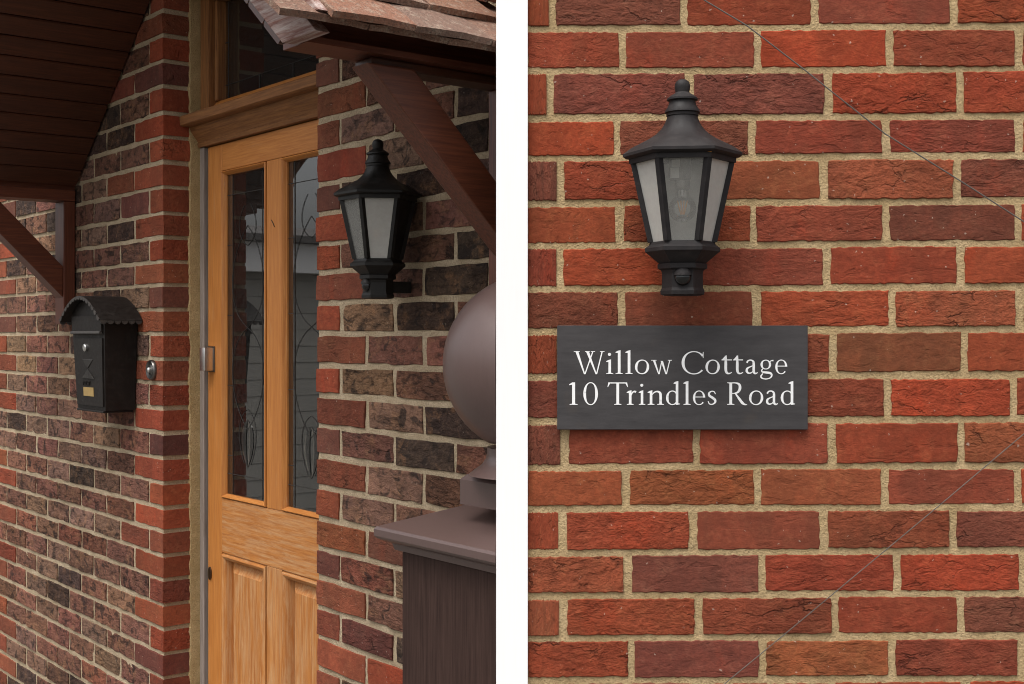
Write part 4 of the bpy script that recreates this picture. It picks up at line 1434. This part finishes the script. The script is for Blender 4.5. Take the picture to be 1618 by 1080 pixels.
def glyph(ch):
    g = Glyph()
    w = 1.0
    if ch in 'Ww':
        h, w, t, u = (1.0, 1.30, 0.125, 0.05) if ch == 'W' else (XH, 0.90, 0.11, 0.045)
        x = [0.10 * h + 0.02, 0.36 * w, 0.50 * w, 0.70 * w, w - 0.09 * h - 0.02]
        b1, b2 = 0.345 * w, 0.72 * w
        g.line((x[0], h), (b1, -0.015), t, 0.05)
        if ch == 'W':
            g.line((0.615 * w, h), (b1 + 0.015, -0.012), u, 0.05)
            g.line((0.435 * w, h), (b2, -0.015), t, 0.05)
        else:
            g.line((0.50 * w, h * .93), (b1 + 0.015, -0.012), u, 0.05)
            g.line((0.50 * w, h * .93), (b2, -0.015), t, 0.05)
        g.line((x[4], h), (b2 + 0.015, -0.012), u, 0.05)
        for xx, e in ((x[0], 0.125), (x[4], 0.095)) + (((0.435 * w, 0.10), (0.615 * w, 0.09)) if ch == 'W' else ()):
            g.poly((xx - e, h), (xx + e, h), (xx + e, h - 0.028), (xx - e, h - 0.028))
    elif ch == 'i':
        w = 0.29
        g.stem(0.155, 0, XH, flag=True)
        g.ring(0.145, 0.86, 0.066, 0.066, 0.0655, 0.0655)
    elif ch == 'l':
        w = 0.29
        g.stem(0.155, 0, 1.02, flag=True)
    elif ch == 'o':
        w = 0.62
        g.ring(0.31, XH / 2, 0.31, XH / 2 + 0.015, 0.112, 0.042)
    elif ch == '0':
        w = 0.62
        g.ring(0.31, 0.49, 0.31, 0.505, 0.118, 0.04, tilt=0)
    elif ch == '1':
        w = 0.36
        g.stem(0.19, 0, 0.985, w=0.11)
        g.poly((0.135, 0.985), (0.135, 0.88), (0.03, 0.865), (0.03, 0.895))
    elif ch == 'C':
        w = 0.95
        g.ring(0.52, 0.49, 0.52, 0.515, 0.125, 0.045, 38, 318, tilt=0)
        g.poly((0.90, 0.965), (0.928, 0.965), (0.928, 0.70), (0.902, 0.70), (0.875, 0.80))
    elif ch == 'e':
        w = 0.53
        g.ring(0.285, XH / 2, 0.285, XH / 2 + 0.015, 0.105, 0.04, 2, 318, tilt=0)
        g.poly((0.07, 0.325), (0.52, 0.325), (0.52, 0.36), (0.07, 0.36))
    elif ch == 't':
        w = 0.43
        g.pen([(0.165, 0.80), (0.165, 0.45), (0.168, 0.15), (0.22, 0.035), (0.31, 0.02), (0.40, 0.07)], [0.07, 0.108, 0.106, 0.085, 0.055, 0.025])
        g.poly((0.0, XH - 0.02), (0.40, XH - 0.02), (0.40, XH + 0.022), (0.0, XH + 0.022))
        g.poly((0.0, XH), (0.13, XH + 0.02), (0.20, 0.82), (0.15, 0.80))
    elif ch == 'a':
        w = 0.53
        g.pen([(0.06, 0.49), (0.12, 0.58), (0.24, 0.605), (0.34, 0.54), (0.36, 0.42), (0.36, 0.12), (0.40, 0.03), (0.46, 0.02), (0.53, 0.06)], [0.085, 0.06, 0.055, 0.09, 0.106, 0.106, 0.09, 0.06, 0.03])
        g.pen([(0.35, 0.37), (0.20, 0.31), (0.075, 0.23), (0.06, 0.11), (0.14, 0.03), (0.26, 0.055), (0.35, 0.14)], [0.04, 0.05, 0.09, 0.108, 0.07, 0.045, 0.04])
    elif ch == 'g':
        w = 0.58
        g.ring(0.25, 0.41, 0.225, 0.215, 0.095, 0.04, tilt=0)
        g.pen([(0.13, 0.235), (0.075, 0.15), (0.12, 0.085), (0.28, 0.06), (0.44, 0.03), (0.50, -0.06), (0.44, -0.17), (0.26, -0.225), (0.08, -0.18), (0.05, -0.09), (0.13, 0.02)],
              [0.035, 0.055, 0.08, 0.10, 0.10, 0.075, 0.05, 0.045, 0.06, 0.07, 0.04])
        g.pen([(0.42, 0.53), (0.49, 0.585), (0.57, 0.585)], [0.035, 0.045, 0.075])
    elif ch == 'T':
        w = 0.88
        g.stem(0.44, 0, 0.985, w=0.118)
        g.poly((0.04, 0.94), (0.84, 0.94), (0.84, 0.985), (0.04, 0.985))
        g.poly((0.04, 0.985), (0.0, 0.79), (0.028, 0.785), (0.11, 0.94))
        g.poly((0.84, 0.985), (0.88, 0.79), (0.852, 0.785), (0.77, 0.94))
    elif ch == 'r':
        w = 0.42
        g.stem(0.155, 0, XH, flag=True)
        g.pen([(0.19, 0.40), (0.25, 0.54), (0.33, 0.585), (0.395, 0.555)], [0.035, 0.05, 0.075, 0.10])
    elif ch == 'n':
        w = 0.71
        g.stem(0.155, 0, XH, flag=True)
        g.pen([(0.19, 0.42), (0.28, 0.54), (0.41, 0.585), (0.52, 0.53), (0.555, 0.40), (0.555, 0.0)], [0.03, 0.045, 0.065, 0.10, 0.108, 0.108])
        g.serif(0.555, 0, 0.108, 1)
    elif ch == 'd':
        w = 0.60
        g.ring(0.275, XH / 2, 0.27, XH / 2 + 0.012, 0.108, 0.042, 40, 322, tilt=0)
        g.stem(0.47, 0, 1.02, foot=False, flag=True)
        g.poly((0.47, 0.0), (0.59, 0.02), (0.60, 0.045), (0.52, 0.065))
    elif ch == 's':
        w = 0.38
        g.pen([(0.325, 0.47), (0.27, 0.575), (0.16, 0.59), (0.075, 0.51), (0.09, 0.40), (0.20, 0.315), (0.30, 0.22), (0.31, 0.11), (0.21, 0.025), (0.09, 0.04), (0.035, 0.16)],
              [0.03, 0.045, 0.05, 0.075, 0.095, 0.108, 0.10, 0.08, 0.05, 0.045, 0.03])
    elif ch == 'R':
        w = 0.86
        g.stem(0.165, 0, 0.985, w=0.118, head=True)
        g.pen([(0.18, 0.96), (0.36, 0.965), (0.52, 0.90), (0.555, 0.73), (0.48, 0.57), (0.33, 0.505), (0.19, 0.505)], [0.04, 0.05, 0.10, 0.118, 0.095, 0.05, 0.04])
        g.pen([(0.36, 0.50), (0.52, 0.27), (0.66, 0.08), (0.76, 0.015), (0.86, 0.01)], [0.05, 0.105, 0.11, 0.07, 0.028])
    return g.p, w


def lettering(text_spans, base_y):
    K = 1 / 3.852                                # photo pixels per measuring unit
    cap = 138 * K * SP
    z0 = ZC + (528 - (500 + base_y * K)) * SP
    mb = MB()
    lay = 0
    for ch, xa, xb in text_spans:
        polys, w = glyph(ch)
        xs = [p[0] for q in polys for p in q]
        lo_x, hi_x = min(xs), max(xs)
        X0 = (870 + xa * K - 809) * SP
        sx = (xb - xa) * K * SP / (hi_x - lo_x)
        for i, q in enumerate(polys):
            lay = (lay + 1) % 23
            y = SY - 0.00035 - 0.00002 * lay
            pts = [(X0 + (p[0] - lo_x) * sx, y, z0 + p[1] * cap) for p in q]
            mb.add(pts, [tuple(range(len(pts)))])
    me = bpy.data.meshes.new('lettering')
    me.from_pydata(mb.v, [], mb.f)
    me.materials.append(M['letter'])
    me.transform(Matrix.Translation(-SG.b))
    o = bpy.data.objects.new('lettering', me)
    C.objects.link(o)
    o.parent = SG.o
    return o


lettering([('W', 141, 328), ('i', 338, 381), ('l', 395, 439), ('l', 455, 499), ('o', 513, 600), ('w', 612, 738), ('C', 797, 931), ('o', 942, 1030),
           ('t', 1040, 1104), ('t', 1111, 1172), ('a', 1186, 1261), ('g', 1275, 1356), ('e', 1367, 1440)], 348)
lettering([('1', 113, 164), ('0', 199, 288), ('T', 346, 471), ('r', 463, 523), ('i', 536, 576), ('n', 590, 690), ('d', 702, 788), ('l', 808, 852),
           ('e', 866, 941), ('s', 956, 1009), ('R', 1074, 1196), ('o', 1207, 1294), ('a', 1310, 1384), ('d', 1400, 1488)], 536)

# ------------------------------------------------------------------ wires across the red wall
def wire(label, pts, r, mat):
    P = [((x - 809) / 2000 * (WY - d), WY - d, ZC + (528 - y) / 2000 * (WY - d)) for x, y, d in pts]
    V3 = [Vector(p) for p in P]
    mid = (V3[0] + V3[-1]) / 2
    o = MB().tube([p - mid for p in V3], r, 8).build('climbing_wire', mat, True)
    o.location = mid
    props(o, label, 'wire', 'wires stretched across the red wall')


wire('dark steel wire running down across the upper red bricks', [(1040, -52, .008), (1113, 0, .008), (1180, 40, .010), (1270, 109, .012), (1340, 165, .012), (1400, 212, .012), (1520, 287, .010), (1618, 350, .008), (1700, 402, .006), (1760, 440, .003)], 0.00115, M['wire'])
wire('pale steel wire rising across the lower red bricks below the sign', [(1060, 1151, .004), (1145, 1080, .008), (1260, 985, .010), (1380, 885, .012), (1500, 785, .010), (1618, 685, .008), (1760, 566, .003)], 0.00080, M['wire_pale'])

# ------------------------------------------------------------------ half newel against the white post
XCUT = -0.0285
NW = Thing('newel_post', 'dark brown timber newel post with ball finial beside the white post', 'newel post', (-0.12, 2.42, 0), house=False)


def cut_part(name, mb, mat, smooth):
    o = NW.part(name, mb, mat, smooth=False)
    bm = bmesh.new()
    bm.from_mesh(o.data)
    geo = bm.verts[:] + bm.edges[:] + bm.faces[:]
    res = bmesh.ops.bisect_plane(bm, geom=geo, plane_co=(XCUT - NW.b.x, 0, 0), plane_no=(1, 0, 0), clear_outer=True)
    ed = [e for e in res['geom_cut'] if isinstance(e, bmesh.types.BMEdge)]
    if ed:
        bmesh.ops.holes_fill(bm, edges=ed, sides=0)
    bmesh.ops.recalc_face_normals(bm, faces=bm.faces)
    bm.to_mesh(o.data)
    bm.free()
    if smooth:
        o.data.shade_smooth()
        o.data.set_sharp_from_angle(angle=R(35))
    return o


def hprism(mbx, u0, u1, v0, v1, levels):
    """square block aligned with the house, as stacked (inset, z) levels"""
    vs, fs = [], []
    for ins, z in levels:
        for (u, v) in ((u0 + ins, v0 + ins), (u1, v0 + ins), (u1, v1), (u0 + ins, v1)):
            p = hw(u, v, z)
            vs.append((p.x, p.y, p.z))
    for i in range(len(levels) - 1):
        for k in range(4):
            fs.append((i * 4 + k, i * 4 + (k + 1) % 4, i * 4 + 4 + (k + 1) % 4, i * 4 + 4 + k))
    fs += [(3, 2, 1, 0), tuple(4 * (len(levels) - 1) + k for k in range(4))]
    return mbx.add(vs, fs)


NU, NV, NU1, NV1 = 1.533, -0.227, 1.99, -0.008
cut_part('shaft', hprism(MB(), NU + 0.048, NU1, NV + 0.036, NV1, [(0, 0.0), (0, ZC - 0.425)]), M['newel_shaft'], False)
cut_part('cap', hprism(MB(), NU, NU1, NV, NV1, [(0.030, ZC - 0.4245), (0.026, ZC - 0.412), (0.004, ZC - 0.402), (0.0, ZC - 0.397), (0.0, ZC - 0.384), (0.004, ZC - 0.379), (0.190, ZC - 0.312)]), M['newel'], False)
BX, BY = 0.038, 2.335
BR = 0.166
BZ = ZC - (575 - 528) * BY / 2000
cut_part('plinth', hprism(MB(), NU + 0.205, NU1, NV + 0.060, NV1, [(0.0, ZC - 0.3185), (0.0, ZC - 0.272), (0.010, ZC - 0.262), (0.024, ZC - 0.258)]), M['newel'], False)
cut_part('neck', MB().lathe([(0.118, ZC - 0.2575), (0.108, ZC - 0.250), (0.094, ZC - 0.240), (0.086, ZC - 0.228), (0.084, ZC - 0.218), (0.084, ZC - 0.2075)], BX, BY, 40), M['newel'], True)
prof = []
for i in range(25):
    th = -1.04 + (PI / 2 + 1.04) * i / 24
    prof.append((max(BR * math.cos(th), 0.0005), BZ + BR * math.sin(th)))
cut_part('ball', MB().lathe(prof, BX, BY, 56), M['newel'], True)

# ------------------------------------------------------------------ bits caught on the right lantern
o = MB().tube([(0, 0, 0), (0.004, -0.002, -0.018), (-0.005, -0.004, -0.034), (-0.017, -0.006, -0.052)], [0.0006, 0.0008, 0.0008, 0.0004], 6).build('pine_needle', M['leafy'], True)
o.location = ((1060 - 809) / 2000 * 2.12, 2.095, ZC + (528 - 163) / 2000 * 2.10)
props(o, 'thin orange pine needle caught under the lantern finial', 'needle')
lf = MB()
lf.add([(-0.006, 0, -0.003), (-0.001, -0.002, -0.004), (0.006, 0.001, 0.000), (0.007, 0, 0.003), (0.001, -0.003, 0.004), (-0.004, 0.001, 0.001),
        (-0.006, 0.001, -0.003), (-0.001, -0.001, -0.004), (0.006, 0.002, 0.000), (0.007, 0.001, 0.003), (0.001, -0.002, 0.004), (-0.004, 0.002, 0.001)],
       [(0, 1, 2, 3, 4, 5), (11, 10, 9, 8, 7, 6)] + [(i, (i + 1) % 6, 6 + (i + 1) % 6, 6 + i) for i in range(6)])
o = lf.build('leaf_scrap', M['leafy'])
o.location = ((1124 - 809) / 2000 * 2.02, 2.020, ZC + (528 - 236) / 2000 * 2.02)
props(o, 'tiny orange leaf scrap on the eave of the charcoal lantern', 'leaf')

# ------------------------------------------------------------------ neighbouring house, seen mirrored in the door glass
NB = Thing('neighbour_house', 'pale weatherboarded house with white fascia mirrored in the door glass', 'house', (-5.6, -3.6, 0))
for i in range(17):
    z = 0.02 + i * 0.135
    NB.part('weatherboard', MB().prism([(-5.62, z), (-5.585, z), (-5.589, z + 0.132), (-5.62, z + 0.132)], 'y', -8.0, 0.6), M['board_pale'])
NB.part('wall', MB().box(-8.6, -5.621, -8.0, 0.6, 0, 2.33), M['plaster'])
NB.part('fascia', MB().box(-5.50, -5.46, -8.2, 0.8, 2.10, 2.34, 0.004), M['white'])
NB.part('soffit', MB().box(-5.62, -5.501, -8.2, 0.8, 2.325, 2.34), M['white'])
NB.part('roof', MB().prism([(-5.40, 2.345), (-5.40, 2.40), (-7.1, 2.62), (-8.8, 2.40), (-8.8, 2.345)], 'y', -8.3, 0.9), M['slate_roof'])
